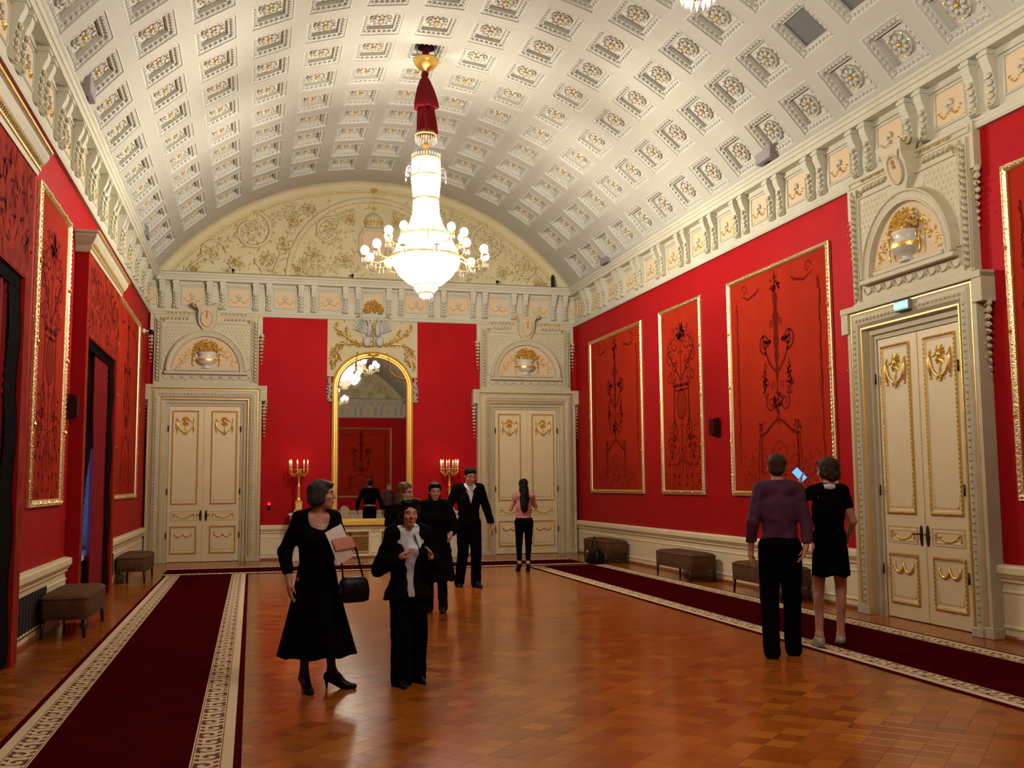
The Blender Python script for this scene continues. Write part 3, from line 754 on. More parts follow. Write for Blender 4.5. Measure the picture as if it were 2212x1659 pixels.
d3=copy_tree(d1,None,(XR,9.73,0),-PI/2); d3.name='door_3'
# exit sign above door_3
t=thing('exit_sign','small teal lit exit sign fixed above the double door in the right wall','sign',(XR-.175,9.705,3.50),-PI/2)
b=MB(); b.cbox((-.135,0,-.058),(.135,-.05,.058),.006); b.build('case','speaker grey',t)
b=MB(); b.box((-.122,-.05,-.046),(.122,-.053,.046)); b.build('lit_face','exit teal',t)
fc=bpy.data.curves.new('exit_text','FONT'); fc.body='ВЫХОД'; fc.size=.068; fc.align_x='CENTER'; fc.align_y='CENTER'; fc.extrude=.001
fo=bpy.data.objects.new('tmp',fc); COL.objects.link(fo); bpy.context.view_layer.update()
me=bpy.data.meshes.new_from_object(fo.evaluated_get(bpy.context.evaluated_depsgraph_get())); bpy.data.objects.remove(fo)
me.materials.clear(); me.materials.append(MATS['exit letters']); o=link('lettering',me,t,(0,-.0545,0)); o.rotation_euler=(PI/2,0,0)

# ================================================================ tapestry panels in gilt frames
CM=[]
def clasp_mesh():
    if not CM: c=MB(); c.octa((0,0,0),(.030,.016,.030)); CM.append(c.mesh('clasp',['gold']))
    return CM[0]
def panel(label, w, loc, rot, kind, z0=1.35, z1=4.665):
    t=thing('tapestry_panel',label,'wall panel',loc,rot,group='framed tapestry panels on the red walls')
    h=z1-z0; f=MB()
    f.frame(-w/2,z0,w/2,z1,[(0,-.01),(0,.030),(.010,.046),(.022,.040),(.045,.052),(.062,.040),(.072,.030),(.078,.012)])
    for i in range(int(w/.055)):
        x=-w/2+.04+(w-.08)*i/(int(w/.055)-1)
        for z in (z0+.04,z1-.04): f.leaf((x,-.048,z),.06,.034,.5,0,.012)
    for i in range(int(h/.055)):
        z=z0+.04+(h-.08)*i/(int(h/.055)-1)
        for x in (-w/2+.04,w/2-.04): f.leaf((x,-.048,z),.06,.034,PI/2+.5,0,.012)
    f.build('frame','gilt frame',t)
    for q in (.25,.5,.75):
        for x,z in ((-w/2+w*q,z0+.038),(-w/2+w*q,z1-.038),(-w/2+.038,z0+h*q),(w/2-.038,z0+h*q)):
            link('clasp',clasp_mesh(),t,(x,-.056,z))
    b=MB(); b.box((-w/2+.06,.01,z0+.06),(w/2-.06,-.012,z1-.06)); b.build('fabric','tapestry',t)
    I=MB(); dd=.0135
    u=lambda x:x*(w/2); v=lambda q:z0+h*q; k=min(1,w/2.9)
    def rb(pts,wd,m=0):                     # flat woven ribbon of varying width
        n=len(pts); vs=[]
        for i,(x,z) in enumerate(pts):
            a=pts[max(0,i-1)]; e=pts[min(n-1,i+1)]; dx,dz=e[0]-a[0],e[1]-a[1]; L=math.hypot(dx,dz)+1e-9
            W=1.45*(wd[i] if isinstance(wd,list) else wd); vs+=[(x-dz/L*W/2,-dd,z+dx/L*W/2),(x+dz/L*W/2,-dd,z-dx/L*W/2)]
        I.add(vs,[(2*i,2*i+1,2*i+3,2*i+2) for i in range(n-1)],m)
    def poly(pts,m=0): I.add([(x,-dd-.0006,z) for x,z in pts],[list(range(len(pts)))],m)
    def sym(pts,wd,m=0): rb(pts,wd,m); rb([(-x,z) for x,z in pts],wd,m)
    def lf(x,z,l,wd,a,m=0):
        c,s=math.cos(a),math.sin(a)
        I.add([(x+p*c*l-q*s*wd,-dd-.0004,z+p*s*l+q*c*wd) for p,q in ((0,0),(.4,.5),(1,0),(.4,-.5))],[(0,1,2,3)],m)
    def symlf(x,z,l,wd,a,m=0): lf(x,z,l,wd,a,m); lf(-x,z,l,wd,PI-a,m)
    def cluster(x,z,r,n,m=0):
        for i in range(n):
            a=rn.uniform(0,6.28); q=r*rn.random()**.5; lf(x+q*math.cos(a),z+q*math.sin(a)*1.4,r*.75,r*.42,rn.uniform(0,6.28),m)
    rn=random.Random(11)
    if kind=='wide':
        rb([(0,v(.30)),(0,v(.93))],[.02,.03])
        cluster(0,v(.90),.10*k,26); lf(0,v(.93),.16,.05,PI/2)
        for s_,zz in ((.075,.855),(.055,.80),(.085,.775),(.05,.74),(.07,.70)): pass
        vase=[(.06,.87),(.075,.85),(.045,.82),(.055,.785),(.10,.775),(.07,.755),(.055,.70),(.075,.66),(.045,.625),(.065,.60),(.03,.565),(.05,.54),(.015,.48)]
        poly([(x*k,v(z)) for x,z in vase]+[(-x*k,v(z)) for x,z in vase[::-1]])
        sp=[(u(x),z) for x,z in []]
        sym([(.34*k+x,z) for x,z in spiral(0,v(.665),.155*k,1.8,-1.9,1,34)],[.03*(1-.6*i/34) for i in range(35)])
        sym([(.03,v(.53)),(.10*k,v(.545)),(.22*k,v(.58)),(.30*k,v(.62)),(.38*k,v(.70))],[.02,.03,.035,.03,.02])
        sym([(x+.12*k,z) for x,z in spiral(0,v(.745),.06*k,1.3,-1.5,1,18)],.014)
        for i in range(11): symlf(.12*k+.15*k*rn.random(),v(.655+.02*rn.random()),.10*k,.04*k,rn.uniform(-.5,.8))
        rb([(-.33*k,v(.585)),(-.36*k,v(.54))],.015); rb([(.33*k,v(.585)),(.36*k,v(.54))],.015)
        for s in (-1,1):
            for i in range(22): cluster(s*.345*k,v(.55-.105*i/21),.08*k*(1-.5*abs(i/21-.5)),3)
        sym([(x+.20*k,z) for x,z in spiral(0,v(.40),.14*k,1.5,1.2,-1,26)],[.02*(1-.5*i/26) for i in range(27)])
        sym([(x+.11*k,z) for x,z in spiral(0,v(.475),.07*k,1.2,-1.3,1,18)],.012)
        cluster(0,v(.40),.11*k,30); cluster(0,v(.35),.06*k,10)
        sym([(.02,v(.325)),(.14*k,v(.315)),(.30*k,v(.285)),(.42*k,v(.268)),(.56*k,v(.262))],[.02,.03,.03,.035,.02])
        for s in (-1,1):
            cluster(s*.52*k,v(.295),.08*k,16); rb([(s*.50*k,v(.262)),(s*.52*k,v(.10))],.03); rb([(s*.56*k,v(.26)),(s*.62*k,v(.08))],.014)
        ovl=[(.20*k*math.cos(a),v(.155)+.26*math.sin(a)) for a in [2*PI*i/26 for i in range(27)]]
        rb(ovl,.022,1); cluster(0,v(.155),.12*k,14,1)
        for x,zz,r,d in ((.34,.13,.13,1),(.50,.06,.10,-1),(.68,.12,.10,1),(.80,.06,.09,-1),(.24,.045,.09,1)):
            sym([(x*k*1.25+a,z) for a,z in spiral(0,v(zz),r*k*1.3,1.5,rn.uniform(0,6),d,22)],.014,1)
        for i in range(50): symlf(u(rn.uniform(.1,.75)),v(rn.uniform(.03,.22)),.09,.03,rn.uniform(0,6.28),1)
    else:
        rb([(0,v(.10)),(0,v(.86))],.022)
        cluster(0,v(.84),.16*k+.03,40)
        for x,zz,r,tn,d in ((.30,.80,.17,1.6,1),(.52,.72,.15,1.5,-1),(.32,.68,.13,1.5,1),(.55,.62,.12,1.3,1),(.30,.58,.09,1.4,-1)):
            sym([(u(x)+a,z) for a,z in spiral(0,v(zz),r,tn,2.2,d,26)],[.022*(1-.5*i/26) for i in range(27)])
        sym([(.02,v(.60)),(u(.25),v(.66)),(u(.55),v(.74)),(u(.62),v(.80))],.022)
        rb([(-u(.34),v(.57)),(u(.34),v(.57))],.04); rb([(-u(.30),v(.545)),(u(.30),v(.545))],.02)
        ov=[(u(.22)*math.cos(a),v(.47)+.24*math.sin(a)) for a in [2*PI*i/26 for i in range(26)]]
        poly(ov,1); rb(ov+[ov[0]],.035)
        for s in (-1,1): rb([(s*u(.33),v(.57)),(s*u(.36),v(.40)),(s*u(.30),v(.36))],.035)
        sym([(u(.30)+a,z) for a,z in spiral(0,v(.34),.16,1.5,1.5,-1,26)],.02); sym([(u(.52)+a,z) for a,z in spiral(0,v(.25),.17,1.5,.5,1,26)],.018,0)
        for i in range(90): symlf(u(rn.uniform(.03,.75)),v(rn.uniform(.04,.36)),.10,.035,rn.uniform(0,6.28),1 if rn.random()<.6 else 0)
        for i in range(40): symlf(u(rn.uniform(.05,.6)),v(rn.uniform(.56,.88)),.08,.03,rn.uniform(0,6.28))
        sym([(u(.25)+a,z) for a,z in spiral(0,v(.12),.15,1.5,0,1,22)],.014,1)
    if kind=='wide':
        for s in (-1,1):
            for i in range(60):
                q=i/59; x=s*u(.80)+.02*math.sin(q*30); z=v(.14+.72*q)
                lf(x,z,.07,.024,PI/2+rn.uniform(-.7,.7),0 if q>.35 else 1)
            rb([(s*u(.80)+.012*math.sin(i*1.2),v(.14+.74*i/30)) for i in range(31)],.016)
            sym([(u(.62)+a,z) for a,z in spiral(0,v(.93),.10*k,1.1,0,1,18)],.007,0)
            rb([(s*u(.70),v(.91)),(s*u(.55),v(.885)),(s*u(.38),v(.90)),(s*u(.30),v(.92))],[.008,.022,.03,.008])
    I.build('woven_ornament',['tapestry ink','tapestry pale'],t)
    return t
panel('wide orange-red tapestry panel in gilt frame nearest the far right corner',3.10,(XR,19.5,0),-PI/2,'wide')
panel('narrow tapestry panel with oval medallion in gilt frame, right wall',1.77,(XR,16.19,0),-PI/2,'narrow')
panel('wide orange-red tapestry panel behind the couple beside the right wall door',2.90,(XR,12.87,0),-PI/2,'wide')
panel('tapestry panel cut by the right edge of the photo, past the right door',2.30,(XR,7.15,0),-PI/2,'wide')
panel('tapestry panel in gilt frame between the two left window pelmets',1.78,(XL,11.75,0),PI/2,'narrow')
panel('tapestry panel in gilt frame between the far left window and the far corner',3.36,(XL,18.70,0),PI/2,'wide')
panel('wide tapestry panel on the opposite end wall, seen only in the mirror',2.9,(5.05,YF,0),PI,'wide')
# ================================================================ overmirror relief and the arched mirror
MX=2.525
t=struct('trim_20',(MX,YB,0))
b=MB(); b.prism([(-.985,3.905),(.985,3.905),(.985,5.235),(-.985,5.235)],.02,-.02); b.build('slab','lunette plaster',t)
R=MB(); G=MB(); rn=random.Random(21)
for s in (-1,1):
    wing=[(.03,4.80),(.10,4.88),(.14,5.02),(.22,5.10),(.30,5.14),(.40,5.15),(.36,5.08),(.44,5.06),(.38,5.00),(.43,4.96),(.34,4.92),(.26,4.86),(.22,4.78),(.24,4.66),(.16,4.62),(.06,4.66)]
    wing=[(s*x,z) for x,z in wing]; R.prism(wing,-.015,-.060)
    for i in range(6):
        a=.2+.22*i; R.tube([(s*.12,-.09,4.86+.02*i),(s*(.12+.27*math.cos(a*.8)),-.095,4.92+.04*i+.10*math.sin(a))],[.022,.012],6,0)
    R.sph((s*.12,-.10,5.16),(.05,.045,.05),8,5); R.tube([(s*.13,-.10,5.16),(s*.20,-.12,5.14)],[.022,.006],6); R.tube([(s*.10,-.10,5.12),(s*.08,-.10,4.98),(s*.10,-.10,4.80)],[.04,.05,.06],8)
    R.sph((s*.14,-.09,4.68),(.09,.05,.12),8,6)
    for pts in ([(.28,4.62),(.45,4.70),(.62,4.80),(.78,4.86)],[(.28,4.60),(.50,4.63),(.72,4.62),(.86,4.50)],[(.40,4.66),(.55,4.80),(.60,4.98)],[(.70,4.84),(.82,4.98),(.80,5.08)],[(.66,4.62),(.74,4.42),(.70,4.26)],[(.86,4.50),(.90,4.30),(.88,4.05)],[(.80,4.56),(.80,4.30),(.82,4.12)]):
        pts=[(s*x,z) for x,z in pts]; G.tube([(x,-.072,z) for x,z in pts],.011,5)
        for i in range(len(pts)-1):
            for k in range(4):
                q=k/4; x=pts[i][0]*(1-q)+pts[i+1][0]*q; z=pts[i][1]*(1-q)+pts[i+1][1]*q
                for _ in range(2): G.leaf((x+rn.uniform(-.04,.04),-.066,z+rn.uniform(-.04,.04)),.075,.024,rn.uniform(0,6.3),0,.02)
for i in range(9): G.octa((.01*(-1)**i,-.11,4.64+.055*i),(.022,.016,.03))
for i in range(9): G.leaf((-.28+.07*i,-.075,4.60+.02*math.cos(i)),.10,.05,rn.uniform(-.5,.5),0,.03)
for i in range(110):
    a=rn.uniform(0,PI); q=rn.random()**.5; G.leaf((.23*q*math.cos(a),-.10-.06*(1-q),5.30+.30*q*math.sin(a)),.07,.035,rn.uniform(0,6.3),0,.03)
for s in (-1,1): G.octa((s*.62,-.075,5.12),(.02,.02,.02)); G.leaf((s*.34,-.07,5.22),.16,.06,-.5*s+(0 if s>0 else PI),0,.03)
R.build('winged_relief','relief plaster',t); G.build('gilt_branches','gold',t)
t=thing('wall_mirror','tall arched mirror in a gilt moulded frame between the far doors','mirror',(MX,YB,0))
rx,rz,zs=.885,.80,3.66
def arch(o): return [(-rx+o,.70+o)]+[(rx-o,.70+o)]+[((rx-o)*math.cos(PI*i/36),zs+(rz-o)*math.sin(PI*i/36)) for i in range(37)]
b=MB(); b.ribbon(arch(0),[(0,-.0),(0,.075),(.012,.095),(.030,.085),(.040,.070),(.055,.098),(.075,.098),(.088,.070),(.105,.075),(.118,.075),(.135,.062),(.150,.052)],True,0); b.build('frame','gold',t)
b=MB(); b.cbox((-.93,.0,.70),(.93,-.17,.745),.008); b.cbox((-.90,.0,.745),(.90,-.13,.80),.006); b.build('sill','gold',t)
b=MB(); A=arch(.13); b.add([(x,-.066,z) for x,z in A],[list(range(len(A)))]); b.build('mirror_glass','mirror silver',t).rotation_euler=(-.0068,0,0)
o=[c for c in t.children if c.name.startswith('mirror_glass')][0]; o.location=(0,.016*0,0)
rn=random.Random(2)
for s in (-1,1):
    b=MB()
    for i in range(46):
        q=rn.random(); b.leaf((s*(.93+rn.uniform(-.05,.07)*(1-abs(q-.4))),-.03-.03*rn.random(),3.36+.52*q),.07,.04,rn.uniform(0,6.3),0,.03)
    for i in range(10): b.sph((s*(.925+rn.uniform(-.03,.03)),-.05,3.38+.05*i),.028,6,4)
    b.build('side_garland','relief plaster',t)
b=MB()
for pts in ([(.30,4.42),(.36,4.20),(.37,4.03),(.48,3.93),(.62,3.88),(.72,3.86)],[(-.34,4.43),(-.37,4.24),(-.36,4.06),(-.42,3.97)]):
    for i in range(len(pts)-1):
        for k in range(4):
            q=k/4; x=pts[i][0]*(1-q)+pts[i+1][0]*q; z=pts[i][1]*(1-q)+pts[i+1][1]*q
            b.octa((x,-.115,z),(.020,.012,.024)); b.leaf((x,-.11,z),.055,.026,rn.uniform(0,6.3),0,.015)
for i in range(14): b.leaf((-.13+.02*i,-.11,4.42-.05*math.sin(PI*i/13)),.08,.04,rn.uniform(0,6.3),0,.02)
b.build('gilt_festoon','old gold',t,kind='stuff')
# radiator covers under the mirror
rp=None
for i,x in enumerate((2.20-.01,2.525+.475-.0)):
    lab=['lattice radiator cover under the mirror, behind the tall grey-haired woman','lattice radiator cover under the mirror, behind the short woman with the white collar'][i]
    if rp is None:
        t=thing('radiator_cover',lab,'radiator cover',(x-.015,YB-.015,0),0,'lattice radiator covers'); rp=t
        b=MB(); b.frame(-.33,.035,.33,.60,[(0,0),(0,.035),(.015,.045),(.04,.04),(.05,.025),(.055,.01)]); b.build('frame','dado paint',t)
        b=MB(); b.box((-.29,-.006,.08),(.29,-.009,.56)); b.build('backing','grille dark',t)
        b=MB(); st=.055
        for k in range(-12,24):
            for sg in (1,-1):
                pts=[]
                for z in (.08,.56):
                    pts.append((k*st+sg*(z-.08) if sg>0 else k*st-(z-.08)+.0,z))
                (xa,za),(xb,zb)=pts; xa-=.0; 
                lo,hi=-.285,.285
                def cl(xa,za,xb,zb):
                    t0,t1=0,1; dx=xb-xa
                    for lim,s_ in ((lo,1),(hi,-1)):
                        q=(lim-xa)/dx
                        if dx*s_>0: t0=max(t0,q)
                        else: t1=min(t1,q)
                    return (xa+dx*t0,za+(zb-za)*t0,xa+dx*t1,za+(zb-za)*t1) if t1-t0>.02 else None
                c=cl(xa-.1,za,xb-.1,zb)
                if c: b.tube([(c[0],-.014-.003*(sg>0),c[1]),(c[2],-.014-.003*(sg>0),c[3])],.0075,4,sm=False)
        b.build('lattice','old gold',t,kind='stuff')
    else: copy_tree(rp,None,(x+.015,YB-.015,0),0,label=lab)
# ================================================================ candelabra on marble pedestals
def candelabrum(x,y,lab,plab):
    t=thing('pedestal',plab,'pedestal',(x,y,0),0,'marble pedestals')
    b=MB(); b.cbox((-.20,-.20,0),(.20,.20,.10),.008); b.cbox((-.165,-.165,.10),(.165,.165,.90),.006); b.build('shaft','marble white',t)
    b=MB(); b.cbox((-.18,-.18,.90),(.18,.18,.93),.005); b.cbox((-.205,-.205,.93),(.205,.205,.985),.008); b.build('cap','marble white',t)
    t=thing('candelabrum',lab,'candelabrum',(x,y,.985),0,'gilt candelabra')
    b=MB()
    for w,z0,z1 in ((.105,0,.035),(.095,.035,.06),(.075,.06,.085),(.068,.085,.20),(.078,.20,.215),(.068,.215,.225),(.076,.225,.24)): b.cbox((-w,-w,z0),(w,w,z1),.004)
    b.build('base','gold',t)
    b=MB(); b.lathe([(.0,.24),(.055,.24),(.06,.26),(.05,.29),(.028,.32),(.034,.34),(.030,.40),(.027,.52),(.030,.53),(.036,.545),(.030,.56),(.024,.60),(.023,.80),(.035,.815),(.045,.83),(.06,.85),(.05,.87),(.0,.88)],12); b.build('column','gold',t)
    b=MB(); b.lathe([(.0,.86),(.07,.875),(.10,.90),(.09,.91),(.0,.905)],14)
    c=MB(); f=MB()
    for k in range(9):
        a=2*PI*k/9+.3; r=.205 if k%2 else .19; q=(math.cos(a),math.sin(a))
        b.tube([(q[0]*rr,q[1]*rr,zz) for rr,zz in ((.03,.84),(.09,.80),(.15,.805),(.19,.84),(r,.885))],[.012,.011,.010,.009,.009],6)
        b.lathe([(.0,.885),(.024,.89),(.028,.905),(.016,.915),(.014,.93),(.0,.93)],8,0,Matrix.Translation((q[0]*r,q[1]*r,0)))
        b.tube([(q[0]*x,q[1]*x,z) for x,z in spiral(.12,.775,.03,1.1,1,1,10)],.005,5)
        M=Matrix.Translation((q[0]*r,q[1]*r,0)); cz=.93; hh=.105
        cc=MB(); cc.lathe([(.0,cz-.003),(.015,cz-.003),(.014,cz+hh),(.0,cz+hh+.002)],8,0,M); cc.build('candle','wax',t)
        ff=MB(); ff.lathe([(.0,cz+hh),(.010,cz+hh+.012),(.013,cz+hh+.028),(.008,cz+hh+.05),(.0,cz+hh+.078)],8,0,M); ff.build('flame','flame',t)
    b.build('arms','gold',t)
    for dx in (-.12,.12):
        ld=bpy.data.lights.new('candle_light','POINT'); ld.energy=.6; ld.color=(1,.55,.25); ld.shadow_soft_size=.04; link('candle_light',ld,t,(dx,-.05,1.15))
candelabrum(.955,21.72,'gilt nine-candle candelabrum left of the mirror','white marble pedestal left of the mirror')
candelabrum(4.16,21.72,'gilt nine-candle candelabrum right of the mirror behind the standing man','white marble pedestal right of the mirror behind the standing man')

# ================================================================ crystal chandeliers
def chandelier():
    t=thing('chandelier','large glowing crystal chandelier hanging whole in view in the middle','chandelier',(XC,Y0,0),0,'crystal chandeliers')
    b=MB(); b.lathe([(.03,8.17),(.20,8.16),(.205,8.14),(.18,8.08),(.13,8.02),(.07,7.985),(.05,7.96),(.03,7.94)],20); b.build('ceiling_bowl','gold',t)
    def sleeve(prof,name,folds,seed):
        rn=random.Random(seed); n=36; vs=[]; ph=[rn.uniform(0,6) for _ in range(4)]
        for r,z,dp in prof:
            for j in range(n):
                a=2*PI*j/n; q=r*(1+dp*math.sin(folds*a+ph[0]+z*1.5)+dp*.5*math.sin((folds*2-1)*a+ph[1])); vs.append((q*math.cos(a)+.02*math.sin(z*3),q*math.sin(a),z))
        b=MB(); b.add(vs,[(i*n+j,i*n+(j+1)%n,(i+1)*n+(j+1)%n,(i+1)*n+j) for i in range(len(prof)-1) for j in range(n)],0,True); b.build(name,'sleeve red',t)
    sleeve([(.05,8.60,.1),(.05,8.16,.15)],'cord_sleeve',5,1)
    sleeve([(.045,7.955,.1),(.055,7.90,.15),(.04,7.875,.1),(.075,7.80,.25),(.12,7.65,.25),(.155,7.50,.2),(.165,7.40,.2),(.15,7.36,.25),(.12,7.38,.1)],'upper_sleeve',6,2)
    sleeve([(.11,7.42,.1),(.12,7.30,.2),(.14,7.10,.2),(.155,6.95,.18),(.15,6.93,.15)],'lower_sleeve',6,3)
    b=MB(); b.lathe([(.02,7.42),(.02,6.95),(.07,6.94),(.07,6.92),(.02,6.90),(.02,6.82),(.05,6.80),(.055,6.77),(.03,6.74),(.018,6.70),(.03,6.66),(.02,6.60),(.02,4.6)],10); b.build('stem','gold',t)
    for r,z in ((.165,6.94),(.215,6.56),(.225,6.28),(.19,5.92),(.36,5.36),(.52,5.02),(.17,4.60),(.10,4.47)):
        b=MB(); b.lathe([(r-.012,z-.012),(r+.012,z-.012),(r+.012,z+.012),(r-.012,z+.012),(r-.012,z-.012)],28); b.build('ring','gold',t)
    c=MB(); c.lathe([(.20,6.54),(.212,6.28),(.178,5.92),(.188,5.70),(.248,5.50),(.345,5.36),(.435,5.16),(.505,5.02),(.485,4.90),(.385,4.74),(.255,4.63),(.155,4.57)],32); c.build('glow_veil','crystal',t)  # translucent sheet added inside the bead strings so the body glows
    c=MB()
    def strings(prof,n,step,sz):                   # n bead strings hanging along a curve of (r,z)
        L=[0]
        for (r0,z0),(r1,z1) in zip(prof[:-1],prof[1:]): L.append(L[-1]+math.hypot(r1-r0,z1-z0))
        k=int(L[-1]/step)
        for i in range(k+1):
            s=L[-1]*i/k; j=max(q for q in range(len(L)) if L[q]<=s+1e-9); j=min(j,len(L)-2); u=(s-L[j])/(L[j+1]-L[j]+1e-9)
            r=prof[j][0]*(1-u)+prof[j+1][0]*u; z=prof[j][1]*(1-u)+prof[j+1][1]*u
            for m in range(n):
                a=2*PI*(m+.5*(i%2)*0)/n; c.octa((r*math.cos(a),r*math.sin(a),z),(sz*.8,sz*.8,step*.5))
    def drops(r,z,n,l,w=.012):
        for m in range(n):
            a=2*PI*m/n; c.octa((r*math.cos(a),r*math.sin(a),z-l*.5),(w,w,l*.5))
    drops(.165,6.93,26,.12); drops(.12,6.90,18,.14)
    for m in range(26): a=2*PI*m/26; c.octa((.165*math.cos(a),.165*math.sin(a),6.965),(.010,.010,.035))
    for m in range(30): a=2*PI*m/30; c.octa((.215*math.cos(a),.215*math.sin(a),6.60),(.011,.011,.045))
    strings([(.215,6.55),(.225,6.28)],30,.045,.018)
    strings([(.225,6.28),(.19,5.92),(.20,5.70),(.26,5.50),(.36,5.36)],36,.05,.02)
    strings([(.36,5.36),(.45,5.16),(.52,5.02)],40,.05,.02)
    strings([(.52,5.02),(.50,4.90),(.40,4.74),(.27,4.63),(.17,4.58)],44,.045,.02)
    drops(.52,5.0,44,.11); drops(.17,4.60,26,.10); drops(.135,4.55,20,.09); drops(.10,4.48,16,.09); drops(.06,4.45,10,.09)
    c.build('bead_strings','crystal',t,kind='stuff')
    br=MB()
    for k in range(6):
        a=2*PI*k/6; q=(math.cos(a),math.sin(a))
        br.tube([(q[0]*r,q[1]*r,z) for r,z in ((.22,6.42),(.27,6.44),(.30,6.40),(.31,6.30))],.010,6)
        br.tube([(q[0]*r,q[1]*r,z) for r,z in spiral(.275,6.37,.035,1.2,PI/2,1,12)],.007,5)
        br.tube([(q[0]*r,q[1]*r,z) for r,z in spiral(.275,6.29,.03,1.2,PI/2,-1,12)],.007,5)
    br.build('crown_scrolls','crystal',t)
    dr=MB()
    for k in range(6):
        a=2*PI*k/6
        for z in (6.30,6.22): dr.octa((.312*math.cos(a),.312*math.sin(a),z),(.014,.014,.045))
    dr.build('crown_drops','crystal',t)
    am=MB(); dp=MB(); tiers=((12,.93,5.06,.60,5.02,.0),(10,.60,5.36,.36,5.30,.2))
    for n,R_,zt,r0,z0,ph in tiers:
        for k in range(n):
            a=2*PI*k/n+ph; q=(math.cos(a),math.sin(a))
            am.tube([(q[0]*r,q[1]*r,z) for r,z in ((r0-.1,z0),(r0+.35*(R_-r0),z0-.12),(r0+.75*(R_-r0),z0-.11),(R_-.02,zt-.10),(R_,zt-.06))],[.014,.013,.011,.010,.012],6)
            am.lathe([(.0,zt-.075),(.05,zt-.07),(.055,zt-.06),(.02,zt-.05),(.0,zt-.05)],10,0,Matrix.Translation((q[0]*R_,q[1]*R_,0)))
            for j in range(8):
                e=2*PI*j/8; dp.octa((q[0]*R_+.048*math.cos(e),q[1]*R_+.048*math.sin(e),zt-.12),(.009,.009,.045))
            for j in range(5):
                u=(j+.5)/5; r=r0+(R_-r0)*u; z=z0-.12*math.sin(PI*min(1,u*1.2)); dp.octa((q[0]*r,q[1]*r,z-.06),(.010,.010,.05))
            bl=MB(); bl.sph((0,0,.02),(.066,.066,.075),12,8); o=bl.build('globe_bulb','bulb',t,(q[0]*R_,q[1]*R_,zt))
    am.build('arms','gold',t); dp.build('arm_drops','crystal',t,kind='stuff')
    def lamp(x,y,z,p,r):
        ld=bpy.data.lights.new('lamp','POINT'); ld.energy=p; ld.color=LAMP; ld.shadow_soft_size=r; link('lamp',ld,t,(x,y,z))
    for k in range(6):                    # spots standing in for the globe bulbs, aimed outwards so lower walls stay dark
        a=2*PI*(k+.5)/6; ld=bpy.data.lights.new('lamp','SPOT'); ld.energy=P_RING; ld.color=LAMP; ld.shadow_soft_size=.07; ld.spot_size=math.radians(116); ld.spot_blend=1
        o=link('lamp',ld,t,(1.02*math.cos(a),1.02*math.sin(a),5.16)); o.rotation_euler=(math.radians(90+9),0,a-PI/2)
    for k in range(3):                    # unseen spots added beside the column to light the vault, not the walls
        a=2*PI*k/3; ld=bpy.data.lights.new('lamp','SPOT'); ld.energy=P_COL; ld.color=LAMP; ld.shadow_soft_size=.09; ld.spot_size=math.radians(178); ld.spot_blend=1
        o=link('lamp',ld,t,(.50*math.cos(a),.50*math.sin(a),5.75)); o.rotation_euler=(math.radians(180-20),0,a-PI/2)
    for k in range(4): a=2*PI*(k+.5)/4; lamp(.42*math.cos(a),.42*math.sin(a),4.66,P_LOW,.10)  # unseen lamps added under the dish for the streak on the floor
    for z,r in ((6.42,.06),(6.10,.06),(5.80,.08),(5.50,.12),(5.20,.18),(4.90,.18),(4.66,.06)): lamp(0,0.03,z,P_INNER,r)  # unseen lamps added inside the column so the crystal lights up
    return t
ch=chandelier()
c2=copy_tree(ch,None,(XC,5.31,0),0,label='second crystal chandelier, only its bottom fringe of beads at the top edge')
for o in c2.children:                       # burns dimmer than the one in view
    if o.type=='LIGHT': o.data=o.data.copy(); o.data.energy*=.6

